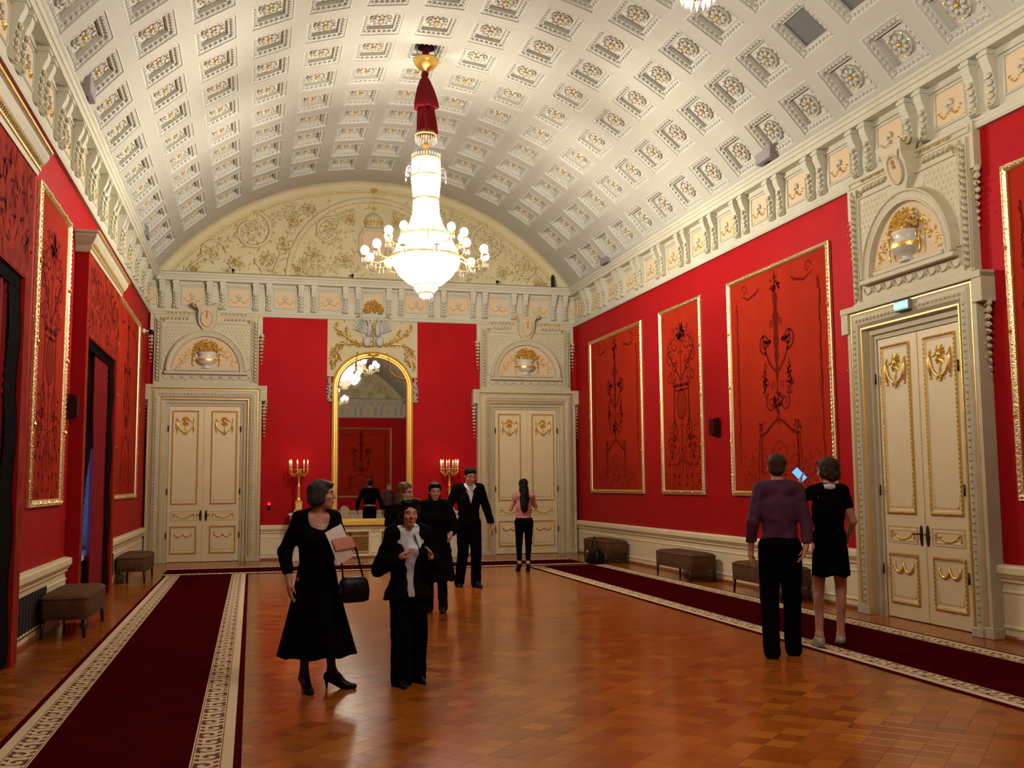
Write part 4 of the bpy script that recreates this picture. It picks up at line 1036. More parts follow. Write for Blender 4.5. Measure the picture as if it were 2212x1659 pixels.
# ================================================================ left windows
def window(n,y0):
    t=struct(f'window_{n}',(XL,y0,0),PI/2); L=3.1; o0,o1=.20,2.85; dz=.15
    c=MB(); c.box((0,.0,0),(o0,-dz,4.45),0); c.box((o1,.0,0),(L,-dz,4.45),0); c.box((o0,.0,3.42),(o1,-dz,4.45),0); c.build('casing_body','red fabric',t)
    f=MB()
    f.box((.004,-dz,0.02),(o0-.004,-dz-.006,3.425),0); f.box((o1+.004,-dz,0.02),(L-.004,-dz-.006,3.425),0); f.box((.004,-dz,3.43),(L-.004,-dz-.006,4.44),0); f.build('pelmet_facing','pelmet fabric',t)
    I=MB(); rn=random.Random(n)
    for i in range(170):
        x,z=rn.uniform(.1,L-.1),rn.uniform(3.55,4.4); a=rn.uniform(0,6.3); l=rn.uniform(.08,.24)
        I.add([(x,-dz-.0075,z),(x+l*.4*math.cos(a)-.02*math.sin(a),-dz-.0075,z+l*.4*math.sin(a)+.02*math.cos(a)),(x+l*math.cos(a),-dz-.0075,z+l*math.sin(a)),(x+l*.4*math.cos(a)+.02*math.sin(a),-dz-.0075,z+l*.4*math.sin(a)-.02*math.cos(a))],[(0,1,2,3)])
    I.build('woven_leaves','tapestry ink',t)
    e=MB(); pr=[(.0,4.44),(dz+.02,4.44),(dz+.03,4.48),(dz+.03,4.52),(dz+.07,4.57),(dz+.10,4.63),(dz+.10,4.66),(dz+.12,4.67),(dz+.12,4.70),(.0,4.72)]
    k=len(pr)
    def ring(off): return [(-off(d),-d,z) for d,z in pr]
    lv=[(-max(0,d-dz),-d,z) for d,z in pr]; rv=[(L+max(0,d-dz),-d,z) for d,z in pr]
    wl=[(-max(0,d-dz),.0,z) for d,z in pr]; wr=[(L+max(0,d-dz),.0,z) for d,z in pr]
    allv=wl+lv+rv+wr; e.add(allv,[(a*k+i,a*k+i+1,(a+1)*k+i+1,(a+1)*k+i) for a in range(3) for i in range(k-1)])
    e.build('pelmet_cornice','surround paint',t)
    g=MB()
    for z,d in ((4.50,dz+.036),(4.685,dz+.125)): g.cbox((-.04 if z<4.6 else -.10,-d+.01,z-.014),(L+(.04 if z<4.6 else .10),-d-.008,z+.014),.004)
    for i in range(58): g.leaf((.02+3.06*i/57,-dz-.06,4.545),.05,.03,.6,0,.02)
    g.build('gilt_carving','old gold',t)
    # real opening behind: jambs, sill, sash and glass
    a,bb=WIN[n-1][0]-y0,WIN[n-1][1]-y0
    j=MB(); j.box((a,.40,.62),(a+.03,.0,3.5)); j.box((bb-.03,.40,.62),(bb,.0,3.5)); j.box((a,.40,3.47),(bb,.0,3.5)); j.box((a,.40,.60),(bb,-.03,.66)); j.build('jamb','marble white',t)
    s=MB()
    for x in (a+.05,(a+bb)/2,bb-.05): s.box((x-.03,.36,.66),(x+.03,.31,3.47))
    for z in (.69,1.6,2.5,3.44): s.box((a+.03,.355,z-.025),(bb-.03,.315,z+.025))
    s.build('sash','marble white',t)
    q=MB(); q.box((a+.03,.338,.66),(bb-.03,.334,3.47)); q.build('pane','window glass',t)
    # hangings
    def drape(x0,x1,d,z0,z1,folds,amp,name,m,flare=None,n=46):
        b=MB(); N=n; vs=[]; rows=8
        for r in range(rows+1):
            z=z0+(z1-z0)*r/rows
            for i in range(N+1):
                u=i/N; xa=x0 if not flare else x0+flare(z); x=xa+(x1-xa)*u
                vs.append((x,-d-amp*math.sin(folds*2*PI*u+.4*math.sin(3*z)+n),z))
        b.add(vs,[(r*(N+1)+i,r*(N+1)+i+1,(r+1)*(N+1)+i+1,(r+1)*(N+1)+i) for r in range(rows) for i in range(N)],0,True)
        me=b.build(name,m,t); return me
    drape(1.22,2.44,.075,.03,3.42,7,.035,'curtain','curtain red',lambda z: -.10*max(0,(z-1.9)))
    def lace(x0,x1,z0,z1,d,sides,name):
        b=MB(); nz=int((z1-z0)/.09); P=[]
        for i in range(nz*4+1):
            z=z0+(z1-z0)*i/(nz*4); s=.035*abs(math.sin(PI*i/4)); P.append((x1(z)+ (s if sides in (1,2) else 0),z))
        Q=[]
        for i in range(nz*4,-1,-1):
            z=z0+(z1-z0)*i/(nz*4); s=.035*abs(math.sin(PI*i/4)); Q.append((x0(z)-(s if sides in (-1,2) else 0),z))
        n_=len(P); vs=[(x,-d-.01*math.sin(z*7),z) for x,z in P+Q]; fs=[(i,i+1,2*n_-2-i,2*n_-1-i) for i in range(n_-1)]
        b.add(vs,fs); o=b.build(name,'lace black',t); return o
    lace(lambda z:.20,lambda z:.76+.05*math.sin(z*9)*(z<1.5)+.42*max(0,z-1.0)-.40*max(0,z-2.1),.66,3.42,.06,1,'near_lace')
    lace(lambda z:2.42,lambda z:2.86,.03,3.46,.125,2,'far_lace')
    lace(lambda z:.20,lambda z:2.9,3.30,3.44,.13,0,'top_lace')
    rc=MB(); rc.box((.2,-.01,.02),(2.85,-.012,.62)); rc.build('undersill','black',t)
    return t
window(1,13.18); window(2,6.87)
def radiator_niche(y0,y1,lab):
    t=thing('radiator_grille',lab,'radiator grille',(XL+.024,(y0+y1)/2,0),PI/2,'dark radiator grilles in the left dado'); w=(y1-y0)/2
    b=MB(); b.box((-w,0,.10),(w,-.006,.50)); b.build('opening','grille dark',t)
    b=MB()
    for i in range(14): x=-w+.03+(2*w-.06)*i/13; b.box((x-.006,-.006,.11),(x+.006,-.012,.49))
    b.build('bars','dark wood',t)
radiator_niche(10.05,11.95,'dark radiator grille in the left dado behind the nearer ottoman')
radiator_niche(16.40,17.40,'dark radiator grille in the left dado behind the far left ottoman')

# ================================================================ ottomans and the bag
OT=None
def ottoman(lab,x,y,rot=0):
    global OT
    if OT is None:
        t=thing('ottoman',lab,'ottoman',(x,y,.002),rot,'upholstered ottoman benches'); OT=t
        S=MB(); w,l=.245,.72; N,Mn=10,18; vs=[]; sup=lambda a,e:math.copysign(abs(a)**e,a)
        secs=[(.19,.97),(.20,.99),(.33,1.0),(.395,1.0),(.415,.985)]
        ring=[(w*sup(math.cos(a),.22),l*sup(math.sin(a),.22)) for a in [2*PI*i/48 for i in range(48)]]
        for z,k in secs+[(.432,.93),(.445,.78),(.455,.5),(.458,.2)]:
            vs+=[(x*k,y*k if k>.9 else y*(1-(1-k)*.6),z) for x,y in ring]
        nr=len(secs)+4; fs=[(i*48+j,i*48+(j+1)%48,(i+1)*48+(j+1)%48,(i+1)*48+j) for i in range(nr-1) for j in range(48)]; fs.append([(nr-1)*48+j for j in range(48)]); fs.append([j for j in range(47,-1,-1)])
        S.add(vs,fs,0,True); S.build('seat','ottoman cloth',t)
        p=MB()
        for z,k in ((.405,1.006),(.195,.985)): p.tube([(x*k,y*k,z) for x,y in ring],.006,5,0,None,True)
        p.build('piping','ottoman cloth',t)
        for sx in (-1,1):
            for sy in (-1,1):
                g=MB(); g.tube([(sx*.20,sy*.655,.20),(sx*.205,sy*.665,.0)],[.026,.014],8); g.build('leg','dark wood',t)
        return t
    return copy_tree(OT,None,(x,y,.002),rot,label=lab)
ottoman('brown upholstered ottoman by the right wall nearest the far corner, bag leaning on it',6.90,19.45)
ottoman('brown upholstered ottoman, middle one of three along the right wall',6.86,15.47)
ottoman('brown upholstered ottoman along the right wall partly hidden behind the couple',6.86,12.66)
ottoman('brown upholstered ottoman nearest the camera by the left wall',-1.86,12.10)
ottoman('brown upholstered ottoman by the far left window',-1.86,18.20)
t=thing('handbag','black handbag standing on the floor against the far right ottoman','bag',(6.50,18.92,.0),.3)
b=MB(); b.add([(x*kx,y*ky,z) for z,kx,ky in ((0,.10,.20),(.03,.115,.215),(.16,.10,.19),(.27,.05,.15),(.29,.02,.13)) for x,y in [(math.copysign(abs(math.cos(a))**.5,math.cos(a)),math.copysign(abs(math.sin(a))**.5,math.sin(a))) for a in [2*PI*i/20 for i in range(20)]]],[(i*20+j,i*20+(j+1)%20,(i+1)*20+(j+1)%20,(i+1)*20+j) for i in range(4) for j in range(20)]+[list(range(80,100)),list(range(19,-1,-1))],0,True); b.build('body','black leather',t)
b=MB(); b.tube([(0,.08*math.cos(q),.275+.24*math.sin(q)) for q in [PI*i/14 for i in range(15)]],.010,6); b.build('handle','black leather',t)

# ================================================================ loudspeakers, cameras, lamps
def boxspk(lab,x,y,rotz,tilt):
    t=thing('loudspeaker',lab,'loudspeaker',(x,y,6.035),rotz,'grey loudspeakers on the cornice')
    b=MB(); pr=[(-.11,.0),(.13,.035),(.13,.215),(-.11,.235)]
    vs=[(x,-d,z) for x in (-.21,.21) for d,z in pr]; b.add(vs,[(0,1,5,4),(1,2,6,5),(2,3,7,6),(3,0,4,7),(3,2,1,0),(4,5,6,7)]); b.build('cabinet','speaker grey',t)
    b=MB(); b.add([(x,-d,z) for x in (-.19,.19) for d,z in ((.1315,.05),(.1315,.205))],[(0,1,3,2)]); b.build('grille','speaker grey',t)
    b=MB(); b.box((-.05,.02,-.008),(.05,-.08,.02)); b.build('bracket','black',t)
boxspk('mauve-grey loudspeaker on the cornice high above the nearer left window',XL+.15,12.24,PI/2,0)
boxspk('mauve-grey loudspeaker on the left cornice near the far corner',XL+.12,19.15,PI/2,0)
boxspk('mauve-grey loudspeaker on the right cornice above the large tapestry',XR-.15,12.60,-PI/2,0)
boxspk('mauve-grey loudspeaker on the right cornice near the far corner',XR-.12,19.4,-PI/2,0)
def wallspk(lab,loc,rot,m):
    t=thing('wall_speaker',lab,'loudspeaker',loc,rot,'small wall loudspeakers')
    b=MB(); pr=[(.0,.02),(.11,-.0),(.11,.17),(.0,.30)]; pr=[(.03,.0),(.13,.04),(.13,.27),(.03,.30)]
    vs=[(x,-d,z) for x in (-.085,.085) for d,z in pr]; b.add(vs,[(0,1,5,4),(1,2,6,5),(2,3,7,6),(3,0,4,7),(3,2,1,0),(4,5,6,7)]); b.build('cabinet',m,t)
    b=MB(); b.box((-.03,.0,.10),(.03,-.04,.2)); b.build('bracket','black',t)
wallspk('dark red wall loudspeaker between two tapestries on the right wall',(XR,14.80,2.28),-PI/2,'speaker dark')
wallspk('dark red wall loudspeaker beside the window casing on the left wall',(XL,12.92,2.36),PI/2,'speaker dark')
t=thing('security_camera','white security camera with black lens on left wall near far corner','camera',(XL,21.05,4.63),PI/2)
b=MB(); b.lathe([(.0,-.05),(.05,-.05),(.05,.0),(.02,.02)],12,0,Matrix.Translation((0,-.04,0))@Matrix.Rotation(PI/2,4,'X')); b.tube([(0,-.04,0),(0,-.14,0)],.02,8); b.build('mount','marble white',t)
b=MB(); b.sph((0,-.16,-.02),(.055,.055,.055),12,8); b.build('dome','black leather',t)
for x,z,lab in ((-.46,6.08,'tiny black spotlight on the lunette ledge, leftmost'),(2.04,6.03,'tiny black spotlight on the lunette ledge left of the chandelier'),(5.28,6.03,'tiny black spotlight on the lunette ledge right of the chandelier')):
    t=thing('spotlight',lab,'spotlight',(x,YB-.26,6.03),0,'tiny spotlights on the lunette ledge')
    b=MB(); b.tube([(0,0,0),(0,0,.05)],.012,6); b.tube([(0,.03,.07),(0,-.05,.055)],[.028,.034],8); b.build('head','black',t)
t=thing('dark_slot','narrow black upright slot on lunette ledge at the right corner','box',(6.62,YB-.16,6.03))  # black solid stands for the dark slot of an open panel
b=MB(); b.prism([(-.035,0),(.035,0),(.02,.26),(-.015,.30),(-.035,.24)],.03,-.04); b.build('slot_fill','black',t)
t=thing('alarm_lamp','small red glowing lamp on the red wall beside the left candelabrum','lamp',(.36,YB,1.14))
b=MB(); b.cbox((-.035,0,-.07),(.035,-.05,.01),.006); b.build('case','black',t)
b=MB(); b.lathe([(.026,.01),(.028,.03),(.022,.05),(.0,.06)],10,0,Matrix.Translation((0,-.028,0))); b.build('lens','red lamp',t)
# gilt armchair at the opposite end of the room, seen only in the mirror
t=thing('gilt_armchair','gilt oval-backed chair with cream seat, seen only in the mirror','chair',(4.17,-3.1,0),PI)
b=MB(); b.tube([(.21*math.cos(q),.22,.70+.235*math.sin(q)) for q in [2*PI*i/28 for i in range(28)]],.022,8,0,None,True); b.build('back_frame','gold',t)
b=MB(); b.prism([(.19*math.cos(q),.70+.215*math.sin(q)) for q in [2*PI*i/28 for i in range(28)]],.225,.205); b.build('back_pad','cream seat',t)
b=MB(); b.cbox((-.26,-.24,.36),(.26,.24,.42),.01); b.build('seat_rail','gold',t)
b=MB(); b.cbox((-.24,-.23,.41),(.24,.21,.48),.025); b.build('seat','cream seat',t)
for sx in (-1,1):
    for yy in (-.20,.20): b=MB(); b.tube([(sx*.22,yy,.37),(sx*.225,yy,.0)],[.028,.014],8); b.build('leg','gold',t)
    b=MB(); b.tube([(sx*.12,.22,.42),(sx*.14,.22,.52)],.018,6); b.tube([(sx*.24,-.14,.40),(sx*.25,-.14,.62),(sx*.25,-.05,.645),(sx*.20,.21,.66)],.016,6); b.build('arm','gold',t)
# ================================================================ people: bodies grown as one continuous surface from a distance field
def V3(*a): return np.array(a,float)
class Field:
    def __init__(s, lo, hi, h):
        s.lo=np.array(lo,float); s.h=h; s.n=np.ceil((np.array(hi)-s.lo)/h).astype(int)+1
        s.g=np.full(tuple(s.n),.2,np.float32)
        s.ax=[(s.lo[i]+h*np.arange(s.n[i])).astype(np.float32) for i in range(3)]
    def win(s, lo, hi):
        a=np.clip(np.floor((lo-s.lo)/s.h).astype(int),0,s.n); b=np.clip(np.ceil((hi-s.lo)/s.h).astype(int)+1,0,s.n)
        sl=tuple(slice(a[i],b[i]) for i in range(3))
        return sl, s.ax[0][sl[0]][:,None,None], s.ax[1][sl[1]][None,:,None], s.ax[2][sl[2]][None,None,:]
    def put(s, sl, d, k, sub):
        g=s.g[sl]
        if g.size==0: return
        if sub:
            d=-d; s.g[sl]=np.maximum(g,d) if k<=0 else -s.smin(-g,-d,k)
        else: s.g[sl]=np.minimum(g,d) if k<=0 else s.smin(g,d,k)
    @staticmethod
    def smin(a,b,k):
        h=np.maximum(k-np.abs(a-b),0)/k; return np.minimum(a,b)-h*h*k*.25
    def cap(s, a, b, ra, rb, k=.02, sy=1, sub=False):      # tapered limb; sy squashes front to back
        a=np.array(a,float); b=np.array(b,float); m=max(ra,rb)+k+3*s.h
        sl,X,Y,Z=s.win(np.minimum(a,b)-m,np.maximum(a,b)+m); ba=b-a; L=float(ba@ba)+1e-9
        px,py,pz=X-a[0],Y-a[1],Z-a[2]; t=np.clip((px*ba[0]+py*ba[1]+pz*ba[2])/L,0,1)
        dx,dy,dz=px-t*ba[0],(py-t*ba[1])/sy,pz-t*ba[2]
        d=(np.sqrt(dx*dx+dy*dy+dz*dz)-(ra+t*(rb-ra)))*min(1,sy if sy<1 else 1)
        s.put(sl,d.astype(np.float32),k,sub)
    def chain(s, pts, rad, k=.02, sy=1):
        for i in range(len(pts)-1): s.cap(pts[i],pts[i+1],rad[i],rad[i+1],k,sy)
    def ell(s, c, r, k=.02, R=None, sub=False):
        c=np.array(c,float); r=np.array(r,float); m=float(r.max())+k+3*s.h
        sl,X,Y,Z=s.win(c-m,c+m); x,y,z=X-c[0],Y-c[1],Z-c[2]
        if R is not None: x,y,z=(R[0,0]*x+R[1,0]*y+R[2,0]*z),(R[0,1]*x+R[1,1]*y+R[2,1]*z),(R[0,2]*x+R[1,2]*y+R[2,2]*z)
        k0=np.sqrt((x/r[0])**2+(y/r[1])**2+(z/r[2])**2); k1=np.sqrt((x/r[0]**2)**2+(y/r[1]**2)**2+(z/r[2]**2)**2)+1e-9
        s.put(sl,(k0*(k0-1)/k1).astype(np.float32),k,sub)
    def wrinkle(s, amp, f, seed=0):
        X,Y,Z=s.ax[0][:,None,None],s.ax[1][None,:,None],s.ax[2][None,None,:]
        s.g=s.g+amp*(np.sin(f*X+2.1*np.sin(f*.6*Z)+seed)*np.sin(f*.8*Z+1.7*np.sin(f*.7*Y)+seed)).astype(np.float32)
    def cut(s, fn):        # intersect with a half space given as a distance
        X,Y,Z=s.ax[0][:,None,None],s.ax[1][None,:,None],s.ax[2][None,None,:]; s.g=np.maximum(s.g,fn(X,Y,Z).astype(np.float32))
    def mesh(s, name):
        g=s.g; sg=g<0; c=[sg[i:sg.shape[0]-1+i,j:sg.shape[1]-1+j,k:sg.shape[2]-1+k] for i in (0,1) for j in (0,1) for k in (0,1)]
        tot=sum(a.astype(np.int8) for a in c); act=(tot>0)&(tot<8); idx=np.argwhere(act)
        vid=np.full(act.shape,-1,np.int32); vid[tuple(idx.T)]=np.arange(len(idx))
        acc=np.zeros((len(idx),3)); cnt=np.zeros(len(idx)); I=idx
        for ax in range(3):
            o=[a for a in range(3) if a!=ax]
            for u in (0,1):
                for w in (0,1):
                    off=np.zeros(3,int); off[o[0]]=u; off[o[1]]=w; p0=I+off; p1=p0.copy(); p1[:,ax]+=1
                    v0=g[tuple(p0.T)]; v1=g[tuple(p1.T)]; m=(v0<0)!=(v1<0); t=np.where(m,v0/(v0-v1+1e-12),0)
                    q=off[None,:]+np.zeros((len(I),3)); q[:,ax]+=t; acc[m]+=q[m]; cnt[m]+=1
        P=s.lo+s.h*(idx+acc/cnt[:,None]); F=[]
        for ax in range(3):
            o=[a for a in range(3) if a!=ax]
            sl0=[slice(None)]*3; sl1=[slice(None)]*3; sl0[ax]=slice(0,-1); sl1[ax]=slice(1,None)
            a,b=sg[tuple(sl0)],sg[tuple(sl1)]; e=np.argwhere(a!=b)
            e=e[(e[:,o[0]]>0)&(e[:,o[1]]>0)&(e[:,o[0]]<act.shape[o[0]])&(e[:,o[1]]<act.shape[o[1]])]
            if not len(e): continue
            ins=a[tuple(e.T)]; q=[]
            for u,w in ((1,1),(0,1),(0,0),(1,0)):
                p=e.copy(); p[:,o[0]]-=u; p[:,o[1]]-=w; q.append(vid[tuple(p.T)])
            q=np.stack(q,1); fl=ins if ax!=1 else ~ins; q=np.where(fl[:,None],q,q[:,::-1]); F.append(q)
        F=np.concatenate(F); F=F[(F>=0).all(1)]
        # light smoothing
        E=np.concatenate([F[:,[0,1]],F[:,[1,2]],F[:,[2,3]],F[:,[3,0]]])
        for lam in (.5,.5):
            S=np.zeros_like(P); N=np.zeros(len(P)); np.add.at(S,E[:,0],P[E[:,1]]); np.add.at(S,E[:,1],P[E[:,0]]); np.add.at(N,E[:,0],1); np.add.at(N,E[:,1],1)
            P=P+lam*(S/np.maximum(N,1)[:,None]-P)
        me=bpy.data.meshes.new(name); me.vertices.add(len(P)); me.vertices.foreach_set('co',P.astype(np.float32).ravel())
        me.loops.add(F.size); me.loops.foreach_set('vertex_index',F.astype(np.int32).ravel())
        me.polygons.add(len(F)); me.polygons.foreach_set('loop_start',np.arange(0,F.size,4,dtype=np.int32))
        me.polygons.foreach_set('use_smooth',np.ones(len(F),bool)); me.update(calc_edges=True); me.validate()
        return me
def Rz(a): c,s=math.cos(a),math.sin(a); return np.array([[c,-s,0],[s,c,0],[0,0,1.]])
def Rx(a): c,s=math.cos(a),math.sin(a); return np.array([[1,0,0],[0,c,-s],[0,s,c]])
class Person:
    # person frame: faces -y, z up, x<0 is the side seen on the left from in front; metres for a 1.70 m figure, scaled by s
    def __init__(s, label, loc, face, height, sex='f', h=.008, pose=None, turn=0, nod=0, lean=0, heel=0):
        s.t=thing('person',label,'person',loc,face); s.h=h; k=s.k=height/1.70; P=pose or {}; s.sex=sex; s.heel=heel
        m=sex=='m'; J=s.J={}
        sw=P.get('sw',.172 if m else .148); J['sh']={-1:V3(-sw,.01,1.405),1:V3(sw,.01,1.405)}
        J['hip']={-1:V3(-.085,.0,.90),1:V3(.085,.0,.90)}
        J['el']={-1:P.get('elL',V3(-.24,.03,1.12)),1:P.get('elR',V3(.24,.03,1.12))}
        J['wr']={-1:P.get('wrL',V3(-.25,-.04,.87)),1:P.get('wrR',V3(.25,-.04,.87))}
        J['hd']={-1:P.get('hdL',V3(0,-.15,-1)),1:P.get('hdR',V3(0,-.15,-1))}       # hand pointing direction
        J['kn']={-1:P.get('knL',V3(-.09,-.02,.49+heel*.5)),1:P.get('knR',V3(.09,-.02,.49+heel*.5))}
        J['an']={-1:P.get('anL',V3(-.095,.03,.085+heel)),1:P.get('anR',V3(.095,.03,.085+heel))}
        J['ft']={-1:P.get('ftL',V3(-.12,-1,0)),1:P.get('ftR',V3(.12,-1,0))}
        s.hc=P.get('head',V3(0,-.03,1.585)); s.R=Rz(turn)@Rx(nod)
        for key in ('sh','el','wr','hip','kn','an'):
            for d in (-1,1): J[key][d]=J[key][d]*k
        s.hc=s.hc*k; s.lo=V3(-.62,-.62,-.02)*k; s.hi=V3(.62,.45,1.80)*k
    def hp(s,*p): return s.hc+s.R@(np.array(p)*s.k)
    def bounds(s):
        pts=[s.J[a][d] for a in ('sh','el','wr','hip','kn','an') for d in (-1,1)]+[s.hc]; a=np.min(pts,0)-.27; b=np.max(pts,0)+.27; a[2]=max(a[2],-.02); return a,b
    def field(s, lo=None, hi=None):
        a,b=s.bounds(); return Field(a if lo is None else lo,b if hi is None else hi,s.h)
    def head(s,F):
        k=s.k; R=s.R; e=lambda p,r,kk=.012,sub=False:F.ell(s.hp(*p),np.array(r)*k,kk,R,sub)
        e((0,.012,.030),(.074,.094,.088)); e((0,-.026,-.045),(.056,.060,.068),.03); e((0,-.055,-.090),(.026,.026,.020),.02)
        e((0,-.062,.035),(.058,.030,.028),.02); e((-.040,-.062,-.018),(.024,.026,.022),.02); e((.040,-.062,-.018),(.024,.026,.022),.02)
        for d in (-1,1): e((d*.030,-.094,.012),(.017,.016,.012),.010,True); e((d*.029,-.078,.010),(.0125,.0125,.0115),.003)
        for d in (-1,1): e((d*.030,-.086,.031),(.022,.012,.006),.008)
        F.cap(s.hp(0,-.086,.022),s.hp(0,-.108,-.020),.008*k,.013*k,.010); e((-.011,-.098,-.024),(.009,.010,.008),.006); e((.011,-.098,-.024),(.009,.010,.008),.006)
        e((0,-.090,-.050),(.021,.011,.0065),.006); e((0,-.088,-.061),(.018,.011,.0075),.006)
        for d in (-1,1): e((d*.074,.008,.0),(.010,.020,.031),.006)
        F.cap(s.hp(0,.018,-.055),V3(0,.02,1.40)*k,(.050 if s.sex=='m' else .044)*k,(.062 if s.sex=='m' else .052)*k,.025)
    def hand(s,F,d):
        k=s.k; w=s.J['wr'][d]; D=s.J['hd'][d]/np.linalg.norm(s.J['hd'][d]); fwd=V3(0,-1,0)
        side=fwd-D*(fwd@D)
        if np.linalg.norm(side)<.2: side=V3(-d,0,0)-D*(V3(-d,0,0)@D)
        side/=np.linalg.norm(side); pn=np.cross(D,side); pn/=np.linalg.norm(pn)
        if pn@V3(-d,0,0)<0: pn=-pn                                    # palm looks to the body
        p=lambda a,b,c:w+(D*a+side*b+pn*c)*k
        F.cap(w,p(.03,0,0),.026*k,.026*k,.01); F.cap(p(.03,-.018,0),p(.085,-.024,.004),.017*k,.014*k,.012); F.cap(p(.03,.018,0),p(.085,.024,.004),.018*k,.014*k,.012); F.cap(p(.04,0,0),p(.088,0,.004),.018*k,.015*k,.012)
        for b,l in ((.033,.066),(.011,.076),(-.011,.070),(-.032,.055)):
            F.cap(p(.086,b,.004),p(.086+l*.55,b*1.12,.014),.0098*k,.0088*k,.003); F.cap(p(.086+l*.55,b*1.12,.014),p(.086+l*.92,b*1.12,.036),.0088*k,.0075*k,.003)
        F.cap(p(.025,.026,.006),p(.055,.050,.020),.014*k,.0105*k,.006); F.cap(p(.055,.050,.020),p(.088,.052,.034),.0105*k,.0085*k,.004)
    def foot(s,F,d,r=1.0,kk=.012):
        a=s.J['an'][d]; D=s.J['ft'][d]/np.linalg.norm(s.J['ft'][d]); k=s.k; hz=s.heel*k
        hl=a-V3(0,0,1)*(a[2]-.030*k-hz)-D*.03*k; ball=a+D*.115*k; ball[2]=max(.022*k,a[2]-.085*k-hz); toe=a+D*.185*k; toe[2]=ball[2]-.003
        F.cap(a,hl,.040*k*r,.032*k*r,kk); F.cap(hl,ball,.031*k*r,.034*k*r,kk); F.cap(ball,toe,.034*k*r,.022*k*r,kk); F.cap(a,ball,.036*k*r,.026*k*r,kk)
    lt=.80; tt=.92
    def body(s, feet=True):
        F=s.field(); k=s.k; J=s.J; m=s.sex=='m'
        q_=s.tt*k; F.ell(V3(0,.01,.93)*k,V3(.145,.105,.125)*q_,.05); F.cap(V3(0,.0,.98)*k,V3(0,.0,1.12)*k,.110*q_ if m else .100*q_,.118*q_ if m else .106*q_,.05,.8)
        F.ell(V3(0,.0,1.23)*k,V3(.150 if m else .135,.108,.175)*k,.05); F.cap(J['sh'][-1]+V3(.02,0,0),J['sh'][1]-V3(.02,0,0),.052*k,.052*k,.05)
        F.cap(V3(-.07,.02,1.40)*k,V3(.07,.02,1.40)*k,.06*k,.06*k,.05)
        if not m:
            for d in (-1,1): F.ell(V3(d*.07,-.085,1.245)*k,V3(.060,.055,.060)*k,.03)
        for d in (-1,1):
            F.cap(J['sh'][d],J['el'][d],.050*k if m else .043*k,.037*k,.02); F.cap(J['el'][d],J['wr'][d],.037*k,.025*k,.015)
            l_=s.lt*k; F.cap(J['hip'][d],J['kn'][d],.085*l_,.052*l_,.03); F.ell(J['kn'][d]*.72+J['an'][d]*.28+V3(0,.018*l_,0),V3(.045,.048,.11)*l_,.03); F.cap(J['kn'][d],J['an'][d],.050*l_,.034*k,.02)
            s.foot(F,d); s.hand(F,d)
        s.head(F); F.cut(lambda X,Y,Z:(.004-Z)+0*X+0*Y)
        me=F.mesh('body'); n=len(me.polygons)
        for q in ('skin','lips','brow','eye white','iris','stocking'): me.materials.append(MATS[q])
        c=np.zeros(n*3,np.float32); me.polygons.foreach_get('center',c); c=c.reshape(-1,3); L=(c-s.hc)@s.R/k; mi=np.zeros(n,np.int32)
        fr=L[:,1]<-.06
        mi[fr&(np.abs(L[:,0])<.021)&(np.abs(L[:,2]+.055)<.012)&(L[:,1]<-.085)]=1
        mi[fr&(np.abs(np.abs(L[:,0])-.031)<.020)&(np.abs(L[:,2]-.036+.12*np.abs(np.abs(L[:,0])-.028))<.0045)]=2
        ey=fr&(((np.abs(L[:,0])-.030)/.0125)**2+((L[:,2]-.010)/(.004 if s.closed else .0075))**2<1); mi[ey]=2 if s.closed else 3
        if not s.closed: mi[fr&(((np.abs(L[:,0])-.030)**2+(L[:,2]-.010)**2)<.0062**2)]=4
        if s.stock: mi[c[:,2]<s.stock]=5
        me.polygons.foreach_set('material_index',mi); s.bodyob=link('body',me,s.t); return s
    closed=False; stock=0
    def part(s, F, name, m, wr=.0, f=30):
        if wr: F.wrinkle(wr,f,len(name))
        me=F.mesh(name); me.materials.append(MATS[m]); return link(name,me,s.t)
    def torso(s, name, m, bot=.92, sleeve=1.0, fat=.012, k_=.03, hem=None, hipw=.165, neck=1.0, wr=.004, cut=None, sl_r=None):
        F=s.field(); k=s.k; J=s.J; mm=s.sex=='m'; e=fat
        F.ell(V3(0,.0,1.23)*k,V3(.152+e if mm else .138+e,.112+e,.185)*k,.05); F.cap(V3(0,.0,1.02)*k,V3(0,.0,1.15)*k,(.122 if mm else .108)*k+e,(.130 if mm else .118)*k+e,.05,.82)
        F.cap(V3(0,.005,bot)*k,V3(0,.0,1.03)*k,hipw*k+e,(.125 if mm else .112)*k+e,.05,.75)
        F.cap(J['sh'][-1]+V3(.015,0,0),J['sh'][1]-V3(.015,0,0),.055*k+e,.055*k+e,.04); F.cap(V3(-.06,.02,1.41)*k,V3(.06,.02,1.41)*k,.06*k+e,.06*k+e,.04)
        if not mm:
            for d in (-1,1): F.ell(V3(d*.07,-.088,1.245)*k,V3(.064,.058,.064)*k+e*.6,.04)
        for d in (-1,1):
            if sleeve<=0: continue
            r0=(.052 if mm else .046)*k+e; r1=.040*k+e*1.1
            if sl_r: r1=sl_r*k
            if sleeve>=1:
                q=J['el'][d]+(J['wr'][d]-J['el'][d])*min(1,(sleeve-1)); F.cap(J['sh'][d],J['el'][d],r0,r1,k_); F.cap(J['el'][d],q,r1,r1*(.82 if not sl_r else 1.05),k_*.6)
            else: F.cap(J['sh'][d],J['sh'][d]+(J['el'][d]-J['sh'][d])*sleeve,r0,r1,k_)
        z0=bot*k; F.cut(lambda X,Y,Z: z0-Z+0*X+0*Y)
        if cut: F.cut(cut)
        return s.part(F,name,m,wr)
